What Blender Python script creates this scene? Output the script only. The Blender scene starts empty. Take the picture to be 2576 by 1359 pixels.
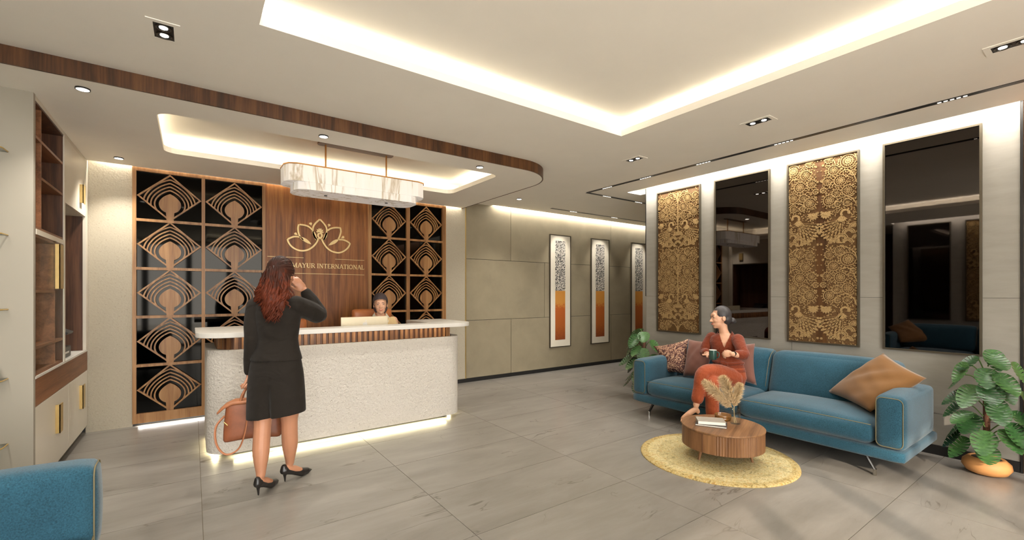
import bpy, bmesh, math, random
from mathutils import Vector, Matrix, Euler

SC = bpy.context.scene
COL = SC.collection
R = math.radians
PI = math.pi

# ------------------------------------------------------------------ camera
cam_d = bpy.data.cameras.new('camera')
cam = bpy.data.objects.new('camera', cam_d)
COL.objects.link(cam)
cam.location = (0, 0, 1.45)
cam.rotation_euler = (R(90), 0, R(-35.671))
cam_d.sensor_fit = 'HORIZONTAL'
cam_d.sensor_width = 36
cam_d.lens = 1120 / 2576 * 36
cam_d.shift_y = (739.3 - 679.5) / 2576
cam_d.clip_start = 0.02
SC.camera = cam
SC.view_settings.view_transform = 'Standard'
SC.view_settings.look = 'None'
SC.view_settings.gamma = 1
SC.view_settings.exposure = 0.78
SC.view_settings.use_curve_mapping = False
SC.cycles.use_denoising = True
SC.cycles.max_bounces = 8
SC.cycles.diffuse_bounces = 5
SC.cycles.glossy_bounces = 4
SC.cycles.transparent_max_bounces = 8
SC.cycles.sample_clamp_indirect = 4

# ------------------------------------------------------------------ world: dull evening sky
W = bpy.data.worlds.new('world')
SC.world = W
W.use_nodes = True
W.node_tree.nodes['Background'].inputs[0].default_value = (0.96, 0.93, 0.885, 1)
W.node_tree.nodes['Background'].inputs[1].default_value = 9.5

def lamp(name, kind, loc, rot, energy, color=(1, .86, .68), **kw):
    d = bpy.data.lights.new(name, kind)
    d.energy = energy
    d.color = color
    for k, v in kw.items():
        setattr(d, k, v)
    o = bpy.data.objects.new(name, d)
    o.location = loc
    o.rotation_euler = rot
    COL.objects.link(o)
    return o

def strip(name, loc, rot, sx, sy, energy, color=(1, .88, .70)):
    return lamp(name, 'AREA', loc, rot, energy, color, shape='RECTANGLE', size=sx, size_y=sy)

# low sun through the glazed front behind the camera
sun_dir = Vector((.60 * math.cos(R(27)), .80 * math.cos(R(27)), -math.sin(R(27))))
lamp('sun', 'SUN', (-4, -8, 6), sun_dir.to_track_quat('-Z', 'Y').to_euler(), 2.4, (1, .86, .70), angle=R(.9))

ZC = 2.947      # main ceiling
ZS = 2.836      # dropped ceiling over the reception
CW = (1, .97, .91)
WW = (1, .93, .80)
# cove strips of the big ceiling recess (pointing up and inwards)
for nm, loc, rot, L in (('far', (1.805, 2.90, 3.03), (PI - R(20), 0, 0), 3.1),
                        ('near', (1.805, -2.07, 3.03), (PI + R(20), 0, 0), 3.1)):
    strip('cove_led_' + nm, loc, rot, L, .03, 5, CW)
for nm, loc, rot in (('right', (3.38, .415, 3.03), (0, PI + R(20), 0)),
                     ('left', (.23, .415, 3.03), (0, PI - R(20), 0))):
    strip('cove_led_' + nm, loc, rot, .03, 4.8, 7.5, CW)
# tray recess over the desk
strip('tray_led_far', (1.35, 5.62, 2.875), (PI - R(40), 0, 0), 3.1, .02, 2.9, WW)
strip('tray_led_near', (1.35, 4.23, 2.875), (PI + R(40), 0, 0), 3.1, .02, 1.8, WW)
strip('tray_led_right', (3.02, 4.925, 2.875), (0, PI + R(40), 0), .02, 1.1, 1.6, WW)
strip('tray_led_left', (-.32, 4.925, 2.875), (0, PI - R(40), 0), .02, 1.1, 1.6, WW)
# slots over the sofa wall, the corridor wall and the screens
strip('slot_led_sofa', (5.30, .83, 3.06), (0, 0, 0), .06, 6.9, 64, CW)
strip('slot_led_left', (-1.33, .15, 3.06), (0, 0, 0), .06, 5.5, 70, CW)
strip('slot_led_corridor', (7.1, 6.315, 3.02), (0, 0, 0), 5.8, .03, 40, CW)
strip('slot_led_screen', (1.37, 6.335, 2.93), (0, 0, 0), 4.4, .02, 24, WW)
# under the screens, under the desk shell and under the counter
strip('floor_led_screen', (1.37, 6.345, .026), (0, 0, 0), 3.7, .02, 9, CW)
strip('desk_led_front', (1.35, 4.66, .048), (0, 0, 0), 2.1, .04, 9, (1, .88, .52))
strip('desk_led_left', (.17, 5.12, .048), (0, 0, 0), .04, .6, 3, (1, .88, .52))
strip('desk_led_right', (2.53, 5.12, .048), (0, 0, 0), .04, .6, 3, (1, .88, .52))
strip('counter_led', (1.35, 4.59, 1.064), (R(10), 0, 0), 2.1, .012, .8, (1, .86, .66))

# ------------------------------------------------------------------ helpers
def lin(c):
    return tuple(((x / 255) / 12.92 if x / 255 <= .04045 else ((x / 255 + .055) / 1.055) ** 2.4) for x in c)

def newmesh(bm, name, smooth=False):
    me = bpy.data.meshes.new(name)
    bm.normal_update()
    bm.to_mesh(me)
    bm.free()
    if smooth:
        for p in me.polygons:
            p.use_smooth = True
    return me

def obj(name, data, mat=None, parent=None, loc=None, rot=None, smooth=False):
    if isinstance(data, bmesh.types.BMesh):
        data = newmesh(data, name, smooth)
    if mat is not None and len(data.materials) == 0:
        data.materials.append(mat)
    o = bpy.data.objects.new(name, data)
    COL.objects.link(o)
    if parent is not None:
        o.parent = parent
    if loc is not None:
        o.location = loc
    if rot is not None:
        o.rotation_euler = rot
    return o

def tag(o, label, cat=None, group=None, kind=None):
    if label: o['label'] = label
    if cat: o['category'] = cat
    if group: o['group'] = group
    if kind: o['kind'] = kind
    return o

def thing(name, label, cat, loc=(0, 0, 0), rotz=0, group=None):
    o = bpy.data.objects.new(name, None)
    COL.objects.link(o)
    o.empty_display_size = .1
    o.location = loc
    o.rotation_euler = (0, 0, rotz)
    return tag(o, label, cat, group)

def dup(root, loc, rotz, label=None, group=None, scale=None):
    r = root.copy(); COL.objects.link(r)
    r.location = loc; r.rotation_euler = (0, 0, rotz)
    if scale: r.scale = (scale, scale, scale)
    if label: r['label'] = label
    if group: r['group'] = group
    for ch in list(root.children):
        c = ch.copy(); COL.objects.link(c); c.parent = r
        for g in list(ch.children):
            d = g.copy(); COL.objects.link(d); d.parent = c
    return r

def struct(name, data, mat=None, parent=None, smooth=False, label=None):
    o = obj(name, data, mat, parent, smooth=smooth)
    if parent is None:
        o['kind'] = 'structure'
    if label: o['label'] = label
    return o

def bx(bm, x0, x1, y0, y1, z0, z1, bevel=0, seg=1):
    v = [bm.verts.new(p) for p in ((x0, y0, z0), (x1, y0, z0), (x1, y1, z0), (x0, y1, z0),
                                   (x0, y0, z1), (x1, y0, z1), (x1, y1, z1), (x0, y1, z1))]
    fs = [bm.faces.new([v[i] for i in q]) for q in
          ((3, 2, 1, 0), (4, 5, 6, 7), (0, 1, 5, 4), (1, 2, 6, 5), (2, 3, 7, 6), (3, 0, 4, 7))]
    if bevel:
        es = list({e for f in fs for e in f.edges})
        bmesh.ops.bevel(bm, geom=es, offset=bevel, segments=seg, profile=.5, affect='EDGES')
    return v

def box(x0, x1, y0, y1, z0, z1, bevel=0, seg=1):
    bm = bmesh.new()
    bx(bm, x0, x1, y0, y1, z0, z1, bevel, seg)
    return bm

def poly(bm, outer, holes=(), z0=0, z1=1, M=None):
    """extruded polygon with holes; 2D points"""
    loops = []
    es = []
    for pts in (outer, *holes):
        vs = [bm.verts.new((p[0], p[1], z0)) for p in pts]
        loops.append(vs)
        for i in range(len(vs)):
            es.append(bm.edges.new((vs[i], vs[(i + 1) % len(vs)])))
    if holes:
        r = bmesh.ops.triangle_fill(bm, edges=es, use_beauty=True, use_dissolve=False)
        fs = [g for g in r['geom'] if isinstance(g, bmesh.types.BMFace)]
    else:
        fs = [bm.faces.new(loops[0])]
    allv = [v for l in loops for v in l]
    if z1 != z0:
        top = {v: bm.verts.new((v.co.x, v.co.y, z1)) for v in allv}
        for f in fs:
            bm.faces.new([top[v] for v in reversed(f.verts)])
        for l in loops:
            for i in range(len(l)):
                a, b = l[i], l[(i + 1) % len(l)]
                bm.faces.new((a, b, top[b], top[a]))
        allv = allv + list(top.values())
    if M is not None:
        bmesh.ops.transform(bm, matrix=M, verts=allv)
    return allv

def fixn(bm):
    bmesh.ops.recalc_face_normals(bm, faces=bm.faces[:])
    return bm

def rrect(x0, x1, y0, y1, r, n=6):
    """rounded rectangle, r a number or per corner (x0y0, x1y0, x1y1, x0y1)"""
    if not isinstance(r, (tuple, list)): r = (r,) * 4
    out = []
    for (cx, cy, a0), rr in zip(((x0, y0, 180), (x1, y0, 270), (x1, y1, 0), (x0, y1, 90)), r):
        if rr <= 0:
            out.append((cx, cy)); continue
        sx = 1 if cx == x0 else -1
        sy = 1 if cy == y0 else -1
        for k in range(n + 1):
            a = R(a0 + 90 * k / n)
            out.append((cx + sx * rr + rr * math.cos(a), cy + sy * rr + rr * math.sin(a)))
    return out

def ring(bm, c, ax, ay, rx, ry, n):
    return [bm.verts.new(c + ax * (rx * math.cos(2 * PI * k / n)) + ay * (ry * math.sin(2 * PI * k / n))) for k in range(n)]

def bridge(bm, a, b):
    n = len(a)
    for i in range(n):
        bm.faces.new((a[i], a[(i + 1) % n], b[(i + 1) % n], b[i]))

def tube(bm, pts, rad, n=10, cap=True, up=None, flat=1.0):
    pts = [Vector(p) for p in pts]
    if not isinstance(rad, (list, tuple)): rad = [rad] * len(pts)
    prev = None
    rings = []
    ref = Vector(up) if up else None
    for i, p in enumerate(pts):
        t = (pts[min(i + 1, len(pts) - 1)] - pts[max(i - 1, 0)]).normalized()
        if prev is None:
            u = ref if ref else (Vector((0, 0, 1)) if abs(t.z) < .9 else Vector((1, 0, 0)))
        else:
            u = prev
        ax = (u - t * u.dot(t)).normalized()
        ay = t.cross(ax)
        prev = ax
        rings.append(ring(bm, p, ax, ay, rad[i], rad[i] * flat, n))
    for a, b in zip(rings, rings[1:]):
        bridge(bm, a, b)
    if cap:
        bm.faces.new(list(reversed(rings[0])))
        bm.faces.new(rings[-1])
    return rings

def lathe(bm, prof, n=24, cx=0, cy=0, ccap=True):
    rings = []
    for r, z in prof:
        if r < 1e-5:
            rings.append([bm.verts.new((cx, cy, z))])
        else:
            rings.append([bm.verts.new((cx + r * math.cos(2 * PI * k / n), cy + r * math.sin(2 * PI * k / n), z)) for k in range(n)])
    for a, b in zip(rings, rings[1:]):
        if len(a) == 1 and len(b) == 1: continue
        if len(a) == 1:
            for i in range(n): bm.faces.new((a[0], b[(i + 1) % n], b[i]))
        elif len(b) == 1:
            for i in range(n): bm.faces.new((a[i], a[(i + 1) % n], b[0]))
        else:
            bridge(bm, a, b)
    return rings

def sph(bm, c, r, n=12, m=8, M=None):
    if not isinstance(r, (tuple, list)): r = (r, r, r)
    mat = Matrix.Translation(c) @ (M.to_4x4() if M is not None else Matrix.Identity(4)) @ Matrix.Diagonal((r[0], r[1], r[2], 1))
    bmesh.ops.create_uvsphere(bm, u_segments=n, v_segments=m, radius=1, matrix=mat)

def catmull(pts, n=6):
    out = []
    P = [Vector(p) for p in pts]
    for i in range(len(P) - 1):
        p0 = P[max(i - 1, 0)]; p1 = P[i]; p2 = P[i + 1]; p3 = P[min(i + 2, len(P) - 1)]
        for k in range(n):
            t = k / n
            out.append(.5 * ((2 * p1) + (p2 - p0) * t + (2 * p0 - 5 * p1 + 4 * p2 - p3) * t * t + (3 * p1 - p0 - 3 * p2 + p3) * t ** 3))
    out.append(P[-1])
    return out

def smooth_mesh(me):
    for p in me.polygons: p.use_smooth = True
    return me

def evalmods(bm, mods, name='m'):
    """bake modifiers into a new mesh"""
    me = newmesh(bm, name)
    o = bpy.data.objects.new('tmp', me)
    COL.objects.link(o)
    for typ, kw in mods:
        m = o.modifiers.new('m', typ)
        for k, v in kw.items(): setattr(m, k, v)
    dg = bpy.context.evaluated_depsgraph_get()
    dg.update()
    out = bpy.data.meshes.new_from_object(o.evaluated_get(dg), depsgraph=dg)
    out.name = name
    bpy.data.objects.remove(o)
    bpy.data.meshes.remove(me)
    return out

# ------------------------------------------------------------------ materials
def mat_base(name):
    m = bpy.data.materials.new(name)
    m.use_nodes = True
    nt = m.node_tree
    b = nt.nodes['Principled BSDF']
    return m, nt, b

def N(nt, typ, **kw):
    n = nt.nodes.new(typ)
    for k, v in kw.items():
        if k.startswith('i_'):
            key = k[2:]
            n.inputs[int(key) if key.isdigit() else key].default_value = v
        else:
            setattr(n, k, v)
    return n

def coords(nt, scale=(1, 1, 1), kind='Object', rot=(0, 0, 0), rand=False):
    tc = N(nt, 'ShaderNodeTexCoord')
    mp = N(nt, 'ShaderNodeMapping')
    mp.inputs['Scale'].default_value = scale
    mp.inputs['Rotation'].default_value = rot
    nt.links.new(tc.outputs[kind], mp.inputs['Vector'])
    if rand:
        oi = N(nt, 'ShaderNodeObjectInfo')
        mu = N(nt, 'ShaderNodeMath', operation='MULTIPLY'); mu.inputs[1].default_value = 37.0
        nt.links.new(oi.outputs['Random'], mu.inputs[0])
        nt.links.new(mu.outputs[0], mp.inputs['Location'])
    return mp.outputs[0]

def ramp(nt, fac, stops):
    r = N(nt, 'ShaderNodeValToRGB')
    e = r.color_ramp.elements
    while len(e) < len(stops): e.new(.5)
    for k, (p, c) in enumerate(stops):
        e[k].position = p
        e[k].color = (*c, 1) if len(c) == 3 else c
    nt.links.new(fac, r.inputs[0])
    return r.outputs[0]

def noise(nt, vec, scale, detail=4, rough=.55, dist=0):
    n = N(nt, 'ShaderNodeTexNoise', i_Scale=scale, i_Detail=detail, i_Roughness=rough, i_Distortion=dist)
    nt.links.new(vec, n.inputs['Vector'])
    return n.outputs['Fac']

def bump(nt, b, fac, strength=.2, dist=.01):
    bp = N(nt, 'ShaderNodeBump', i_Strength=strength, i_Distance=dist)
    nt.links.new(fac, bp.inputs['Height'])
    nt.links.new(bp.outputs[0], b.inputs['Normal'])

def plain(name, c, rough=.5, metal=0, spec=.5, nz=0, nscale=30, bmp=0, coat=0, sheen=0):
    m, nt, b = mat_base(name)
    c = lin(c)
    b.inputs['Roughness'].default_value = rough
    b.inputs['Metallic'].default_value = metal
    b.inputs['Specular IOR Level'].default_value = spec
    b.inputs['Coat Weight'].default_value = coat
    b.inputs['Sheen Weight'].default_value = sheen
    f = noise(nt, coords(nt), nscale, 4)
    lo = tuple(x * (1 - nz) for x in c); hi = tuple(min(1, x * (1 + nz)) for x in c)
    nt.links.new(ramp(nt, f, [(.3, lo), (.7, hi)]), b.inputs['Base Color'])
    if bmp: bump(nt, b, f, bmp, .004)
    return m

def wood(name, dark, mid, light, axis='z', rough=.45, scale=1.0, spec=.35):
    m, nt, b = mat_base(name)
    s = {'z': (9, 9, .55), 'x': (.55, 9, 9), 'y': (9, .55, 9)}[axis]
    v = coords(nt, tuple(q * scale for q in s), rand=True)
    f1 = noise(nt, v, 1.6, 6, .62, .6)
    s2 = {'z': (70, 70, 2), 'x': (2, 70, 70), 'y': (70, 2, 70)}[axis]
    f2 = noise(nt, coords(nt, tuple(q * scale for q in s2), rand=True), 1.5, 3, .6)
    mx = N(nt, 'ShaderNodeMath', operation='MULTIPLY_ADD'); mx.inputs[1].default_value = .35
    nt.links.new(f2, mx.inputs[0]); nt.links.new(f1, mx.inputs[2])
    nt.links.new(ramp(nt, mx.outputs[0], [(.50, lin(dark)), (.67, lin(mid)), (.86, lin(light))]), b.inputs['Base Color'])
    b.inputs['Roughness'].default_value = rough
    b.inputs['Specular IOR Level'].default_value = spec
    bump(nt, b, f2, .08, .003)
    return m

def emit(name, c, s):
    m, nt, b = mat_base(name)
    b.inputs['Base Color'].default_value = (*lin(c), 1)
    b.inputs['Emission Color'].default_value = (*lin(c), 1)
    b.inputs['Emission Strength'].default_value = s
    return m

M = {}
M['ceil'] = plain('ceiling_paint', (249, 244, 233), .75, nz=.02, nscale=2)
M['wood_panel'] = wood('walnut_panel', (94, 52, 18), (128, 77, 32), (152, 101, 50))
M['wood_screen'] = wood('oak_screen', (118, 80, 46), (148, 106, 64), (168, 126, 82), rough=.4)
M['wood_fascia'] = wood('fascia_walnut', (46, 27, 12), (76, 46, 23), (100, 66, 36), rough=.4)
M['wood_dark'] = wood('dark_walnut', (50, 30, 18), (78, 48, 30), (100, 66, 44), rough=.45)
M['wood_band'] = wood('band_walnut', (96, 60, 36), (124, 80, 50), (142, 96, 64), axis='y')
M['wood_table_top'] = wood('table_oak_top', (98, 68, 42), (126, 90, 58), (146, 108, 72), axis='x')
M['wood_table'] = wood('table_oak', (92, 62, 38), (118, 82, 52), (138, 100, 66))
M['slat'] = wood('slat_oak', (82, 52, 30), (118, 80, 48), (146, 104, 66))
M['black'] = plain('black_metal', (26, 25, 24), .45, nz=.05)
M['bronze'] = plain('bronze_frame', (92, 84, 70), .4, metal=.6, nz=.05)
M['brass'] = plain('brass', (178, 128, 74), .32, metal=.9, nz=.04)
M['gold'] = plain('gold_letters', (206, 178, 124), .4, metal=.35, nz=.05)
M['gold_handle'] = plain('gold_handle', (186, 158, 100), .38, metal=.55, nz=.04)
M['wall_cream_dim'] = plain('cream_wall_dimmed', (148, 141, 127), .6, nz=.015, nscale=3)  # cabinet cream darkened to offset the window light on this wall
M['white_lac'] = plain('cream_lacquer', (206, 198, 182), .35, nz=.015, nscale=3)  # same cream lightened for cabinet doors turned away from the window
M['white_top'] = plain('white_solid_surface', (206, 202, 194), .35, nz=.01)
M['chrome'] = plain('chrome', (200, 198, 192), .15, metal=1)
M['led'] = emit('led_white', (255, 246, 230), 2)
M['led_soft'] = emit('led_slot', (255, 240, 214), 3)

def granite(name, base, dark, light, rough=.6, bm_s=.25, sc=95, dots=True):
    m, nt, b = mat_base(name)
    v = coords(nt)
    f = noise(nt, v, sc, 5, .7)
    f2 = noise(nt, v, sc * .85, 3, .6)
    c1 = ramp(nt, f, [(.26, lin(dark)), (.42, lin(base)), (.62, lin(base)), (.74, lin(light))])
    b.inputs['Roughness'].default_value = rough
    b.inputs['Specular IOR Level'].default_value = .25
    if dots:
        vo = N(nt, 'ShaderNodeTexVoronoi', i_Scale=26.0, feature='F1')
        nt.links.new(v, vo.inputs['Vector'])
        d = ramp(nt, vo.outputs['Distance'], [(.06, (0, 0, 0)), (.12, (1, 1, 1))])
        ns = ramp(nt, noise(nt, v, 9, 2), [(.38, (1, 1, 1)), (.44, (0, 0, 0))])
        mxm = N(nt, 'ShaderNodeMix', data_type='RGBA', blend_type='LIGHTEN'); mxm.inputs[0].default_value = 1
        nt.links.new(d, mxm.inputs['A']); nt.links.new(ns, mxm.inputs['B'])
        mx = N(nt, 'ShaderNodeMix', data_type='RGBA', blend_type='MIX')
        nt.links.new(mxm.outputs['Result'], mx.inputs[0])
        mx.inputs['A'].default_value = (*lin((128, 120, 107)), 1)
        nt.links.new(c1, mx.inputs['B'])
        c1 = mx.outputs['Result']
    nt.links.new(c1, b.inputs['Base Color'])
    bump(nt, b, f2, bm_s, .012)
    return m
M['granite'] = granite('beige_granite', (172, 163, 145), (138, 127, 108), (194, 185, 169), dots=False, sc=70)
M['terrazzo'] = granite('white_pitted_stone', (190, 184, 174), (164, 157, 147), (204, 199, 190), rough=.75, bm_s=1.0, sc=48)

def stone(name, c, var=.10, rough=.6, stretch=(1, 1, 1), fine=.05, sc=2.2, spec=.3):
    m, nt, b = mat_base(name)
    c = lin(c)
    f = noise(nt, coords(nt, stretch, rand=True), sc, 7, .62, .3)
    col = ramp(nt, f, [(.25, tuple(x * (1 - var) for x in c)), (.5, c), (.78, tuple(min(1, x * (1 + var)) for x in c))])
    nt.links.new(col, b.inputs['Base Color'])
    b.inputs['Roughness'].default_value = rough
    b.inputs['Specular IOR Level'].default_value = spec
    bump(nt, b, f, fine, .01)
    return m
M['conc'] = stone('concrete_panel', (143, 132, 110), .16, .55)
M['sofawall'] = stone('sofa_wall_stone', (148, 143, 134), .10, .5, (1, 2, 10), sc=1.4)
def floor_mat():
    m, nt, b = mat_base('floor_stone')
    v = coords(nt, (.7, 2.6, 1), rand=True)
    f = noise(nt, v, 1.9, 8, .66, .3)
    c = ramp(nt, f, [(.28, lin((112, 107, 100))), (.5, lin((126, 121, 114))), (.75, lin((140, 135, 128)))])
    v2 = noise(nt, coords(nt, (.55, 2.0, 1), rand=True), 1.5, 4, .55, .8)
    ab = N(nt, 'ShaderNodeMath', operation='SUBTRACT'); ab.inputs[1].default_value = .5
    nt.links.new(v2, ab.inputs[0])
    ab2 = N(nt, 'ShaderNodeMath', operation='ABSOLUTE'); nt.links.new(ab.outputs[0], ab2.inputs[0])
    msk = noise(nt, coords(nt, (1, 1, 1), rand=True), 1.6, 2)
    ad = N(nt, 'ShaderNodeMath', operation='MULTIPLY_ADD'); ad.inputs[1].default_value = -.05; ad.inputs[2].default_value = .0205
    nt.links.new(msk, ad.inputs[0])
    lt = N(nt, 'ShaderNodeMath', operation='SUBTRACT'); nt.links.new(ab2.outputs[0], lt.inputs[0]); nt.links.new(ad.outputs[0], lt.inputs[1])
    vein = ramp(nt, lt.outputs[0], [(0, (.0, .0, .0)), (.006, (1, 1, 1))])
    mx = N(nt, 'ShaderNodeMix', data_type='RGBA')
    nt.links.new(vein, mx.inputs[0]); mx.inputs['A'].default_value = (*lin((92, 86, 78)), 1)
    nt.links.new(c, mx.inputs['B'])
    nt.links.new(mx.outputs['Result'], b.inputs['Base Color'])
    b.inputs['Roughness'].default_value = .29
    b.inputs['Specular IOR Level'].default_value = .42
    bump(nt, b, f, .03, .01)
    return m
M['floor'] = floor_mat()
M['grout'] = plain('grout', (108, 99, 86), .8, nz=.05)

def glassmirror(name, tint, rough=.02):
    m, nt, b = mat_base(name)
    f = noise(nt, coords(nt), 1.0, 2)
    nt.links.new(ramp(nt, f, [(0, tint), (1, tint)]), b.inputs['Base Color'])
    b.inputs['Metallic'].default_value = 1
    b.inputs['Roughness'].default_value = rough
    return m
M['mirror'] = glassmirror('bronze_tinted_mirror', (.070, .062, .058))
M['darkglass'] = glassmirror('dark_tinted_mirror', (.0085, .008, .0072), .04)
def fabric(name, c, var=.25, sc=260, rough=.9, bmp=.35, sheen=.25, warp=None):
    m, nt, b = mat_base(name)
    c = lin(c)
    f = noise(nt, coords(nt), sc, 3, .7)
    f2 = noise(nt, coords(nt), 5, 3, .5)
    mx = N(nt, 'ShaderNodeMath', operation='MULTIPLY_ADD'); mx.inputs[1].default_value = .3
    nt.links.new(f2, mx.inputs[0]); nt.links.new(f, mx.inputs[2])
    nt.links.new(ramp(nt, mx.outputs[0], [(.45, tuple(x * (1 - var) for x in c)), (.85, tuple(min(1, x * (1 + var)) for x in c))]), b.inputs['Base Color'])
    b.inputs['Roughness'].default_value = rough
    b.inputs['Specular IOR Level'].default_value = .2
    b.inputs['Sheen Weight'].default_value = sheen
    bump(nt, b, f, bmp, .002)
    return m
M['teal'] = fabric('teal_upholstery', (36, 74, 90), .38, 150, .9, .5)
M['piping'] = plain('ochre_piping', (112, 102, 72), .7)

# ================================================================== the shell
XW0, XW1, YF, YB = -3.3, 5.45, -2.7, 6.36     # room limits: left wall, sofa wall, glazed front, back wall
XE = 10.0                                      # corridor end

# floor: grout bed and separate tiles
fl = struct('floor', box(XW0, XE, YF, YB + .1, -.06, -.004), M['grout'])
cache = {}
def tile_mesh(w, d):
    k = (round(w, 3), round(d, 3))
    if k not in cache:
        cache[k] = newmesh(box(0, w, 0, d, -.004, 0), 'floor_tile')
        cache[k].materials.append(M['floor'])
    return cache[k]
TX, TY, G = 1.331, .661, .002
for i in range(-3, 8):
    for j in range(-6, 9):
        x0, x1 = .053 + TX * i + G, .053 + TX * (i + 1) - G
        y0, y1 = .975 + TY * j + G, .975 + TY * (j + 1) - G
        x0, x1 = max(x0, XW0 + .01), min(x1, XE - .01)
        y0, y1 = max(y0, YF + .01), min(y1, YB)
        if x1 - x0 < .02 or y1 - y0 < .02: continue
        if y1 < 4.2 and x0 > 5.6: continue
        obj('floor_tile', tile_mesh(x1 - x0, y1 - y0), None, fl, (x0, y0, 0))

# ceilings
def grid_slab(xs, ys, z0, z1, skip):
    bm = bmesh.new()
    on = lambda i, j: 0 <= i < len(xs) - 1 and 0 <= j < len(ys) - 1 and not skip((xs[i] + xs[i + 1]) / 2, (ys[j] + ys[j + 1]) / 2)
    for i in range(len(xs) - 1):
        for j in range(len(ys) - 1):
            if not on(i, j): continue
            a, b, c, d = xs[i], xs[i + 1], ys[j], ys[j + 1]
            q = lambda *p: bm.faces.new([bm.verts.new(v) for v in p])
            q((a, c, z0), (a, d, z0), (b, d, z0), (b, c, z0))
            q((a, c, z1), (b, c, z1), (b, d, z1), (a, d, z1))
            if not on(i - 1, j): q((a, c, z0), (a, c, z1), (a, d, z1), (a, d, z0))
            if not on(i + 1, j): q((b, c, z0), (b, d, z0), (b, d, z1), (b, c, z1))
            if not on(i, j - 1): q((a, c, z0), (b, c, z0), (b, c, z1), (a, c, z1))
            if not on(i, j + 1): q((a, d, z0), (a, d, z1), (b, d, z1), (b, d, z0))
    bmesh.ops.remove_doubles(bm, verts=bm.verts[:], dist=1e-5)
    return bm
CX0, CX1, CY0, CY1 = .302, 3.31, -2.0, 2.83
def cskip(x, y):
    return (CX0 < x < CX1 and CY0 < y < CY1) or (5.218 < x < 5.52 and y < 4.35) or (x > 4.12 and y > 6.282) or (-.5 < x < 3.2 and 4.1 < y < 5.8) or (-1.52 < x < -1.22 and y < 3.0)
struct('ceiling', grid_slab([XW0, -1.52, -1.22, -.5, CX0, 3.2, CX1, 4.12, 5.218, 5.52, XE], [YF, CY0, CY1, 3.0, 4.1, 4.35, 5.8, 6.282, 6.42], ZC, ZC + .06, cskip), M['ceil'])
# raised part of the big recess and its pocket walls
def lid(x0, x1, y0, y1, z0, z1):
    bm = bmesh.new()
    t = .03
    bx(bm, x0, x1, y0, y1, z1, z1 + t)
    bx(bm, x0 - t, x0, y0 - t, y1 + t, z0, z1 + t); bx(bm, x1, x1 + t, y0 - t, y1 + t, z0, z1 + t)
    bx(bm, x0, x1, y0 - t, y0, z0, z1 + t); bx(bm, x0, x1, y1, y1 + t, z0, z1 + t)
    return bm
struct('ceiling_recess', lid(CX0 - .2, CX1 + .2, CY0 - .2, CY1 + .2, ZC + .06, 3.095), M['ceil'])
struct('ceiling_slot_sofa', lid(5.10, 5.56, YF, 4.40, ZC + .06, 3.09), M['ceil'])
struct('ceiling_slot_left', lid(-1.58, -1.10, YF, 3.05, ZC + .06, 3.09), M['ceil'])
struct('ceiling_slot_corridor', lid(4.05, XE, 6.20, 6.42, ZC + .06, 3.06), M['ceil'])
# dropped ceiling over the reception, rounded corner, tray opening
def soffit_outline(off=0, y_end=6.312):
    r = .55 + off
    x1, y0 = 3.565 + off, 3.945 - off
    out = [(XW0, y0)]
    for k in range(17):
        a = R(-90 + 90 * k / 16)
        out.append((x1 - r + r * math.cos(a), y0 + r + r * math.sin(a)))
    out += [(x1, y_end), (XW0, y_end)]
    return out
bm = bmesh.new()
tray_hole = rrect(-.225, 2.92, 4.325, 5.525, .11, 6)
poly(bm, soffit_outline(-.014), [tray_hole], ZS, ZS + .03)
# lip round the opening
soff = struct('ceiling_drop', fixn(bm), M['ceil'])
bm = bmesh.new()
# fascia boards: ribbon following the outline
o1, o2 = soffit_outline(-.014, YB), soffit_outline(0, YB)
a, b = o1[:-1], o2[:-1]
for k in range(len(a) - 1):
    bm2 = [(a[k], a[k + 1], b[k + 1], b[k])]
    for q in bm2:
        lo = [bm.verts.new((*p, ZS - .002)) for p in q]; hi = [bm.verts.new((*p, ZC - .0005)) for p in q]
        bm.faces.new(lo); bm.faces.new(hi[::-1])
        for i in range(4): bm.faces.new((lo[i], lo[(i + 1) % 4], hi[(i + 1) % 4], hi[i]))
bmesh.ops.remove_doubles(bm, verts=bm.verts[:], dist=1e-4)
f = obj('fascia', fixn(bm), M['wood_fascia'], soff); f['label'] = 'dark walnut fascia band round the dropped ceiling'
bm = bmesh.new()
inner = rrect(-.225, 2.92, 4.325, 5.525, .11, 6); outer = rrect(-.237, 2.932, 4.313, 5.537, .12, 6)
poly(bm, outer, [inner], ZS + .03, ZS + .052)
obj('recess_lip', fixn(bm), M['ceil'], soff)
struct('ceiling_tray', lid(-.45, 3.15, 4.15, 5.72, ZS + .03, 3.03), M['ceil'])
# slot box over the screens
struct('ceiling_slot_screen', box(XW0, 3.55, 6.30, 6.42, 2.945, 2.96), M['ceil'])

# back wall of the reception
wb = struct('wall_back', box(-1.4, 3.64, 6.40, 6.55, 0, 3.1), M['black'])
for x0, x1, z0 in ((-.905, -.532, 0), (3.259, 3.622, .062)):
    o = obj('granite_pier', box(x0, x1, YB, 6.40, z0, 3.0), M['granite'], wb); o['label'] = 'speckled beige granite facing'
o = obj('wood_panel', box(.742, 2.030, 6.345, 6.40, .03, ZS), M['wood_panel'], wb); o['label'] = 'vertical-grain walnut panel behind the sign'
obj('corner_trim', box(3.622, 3.636, 6.352, 6.40, .06, 2.95), M['gold_handle'], wb)
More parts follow.
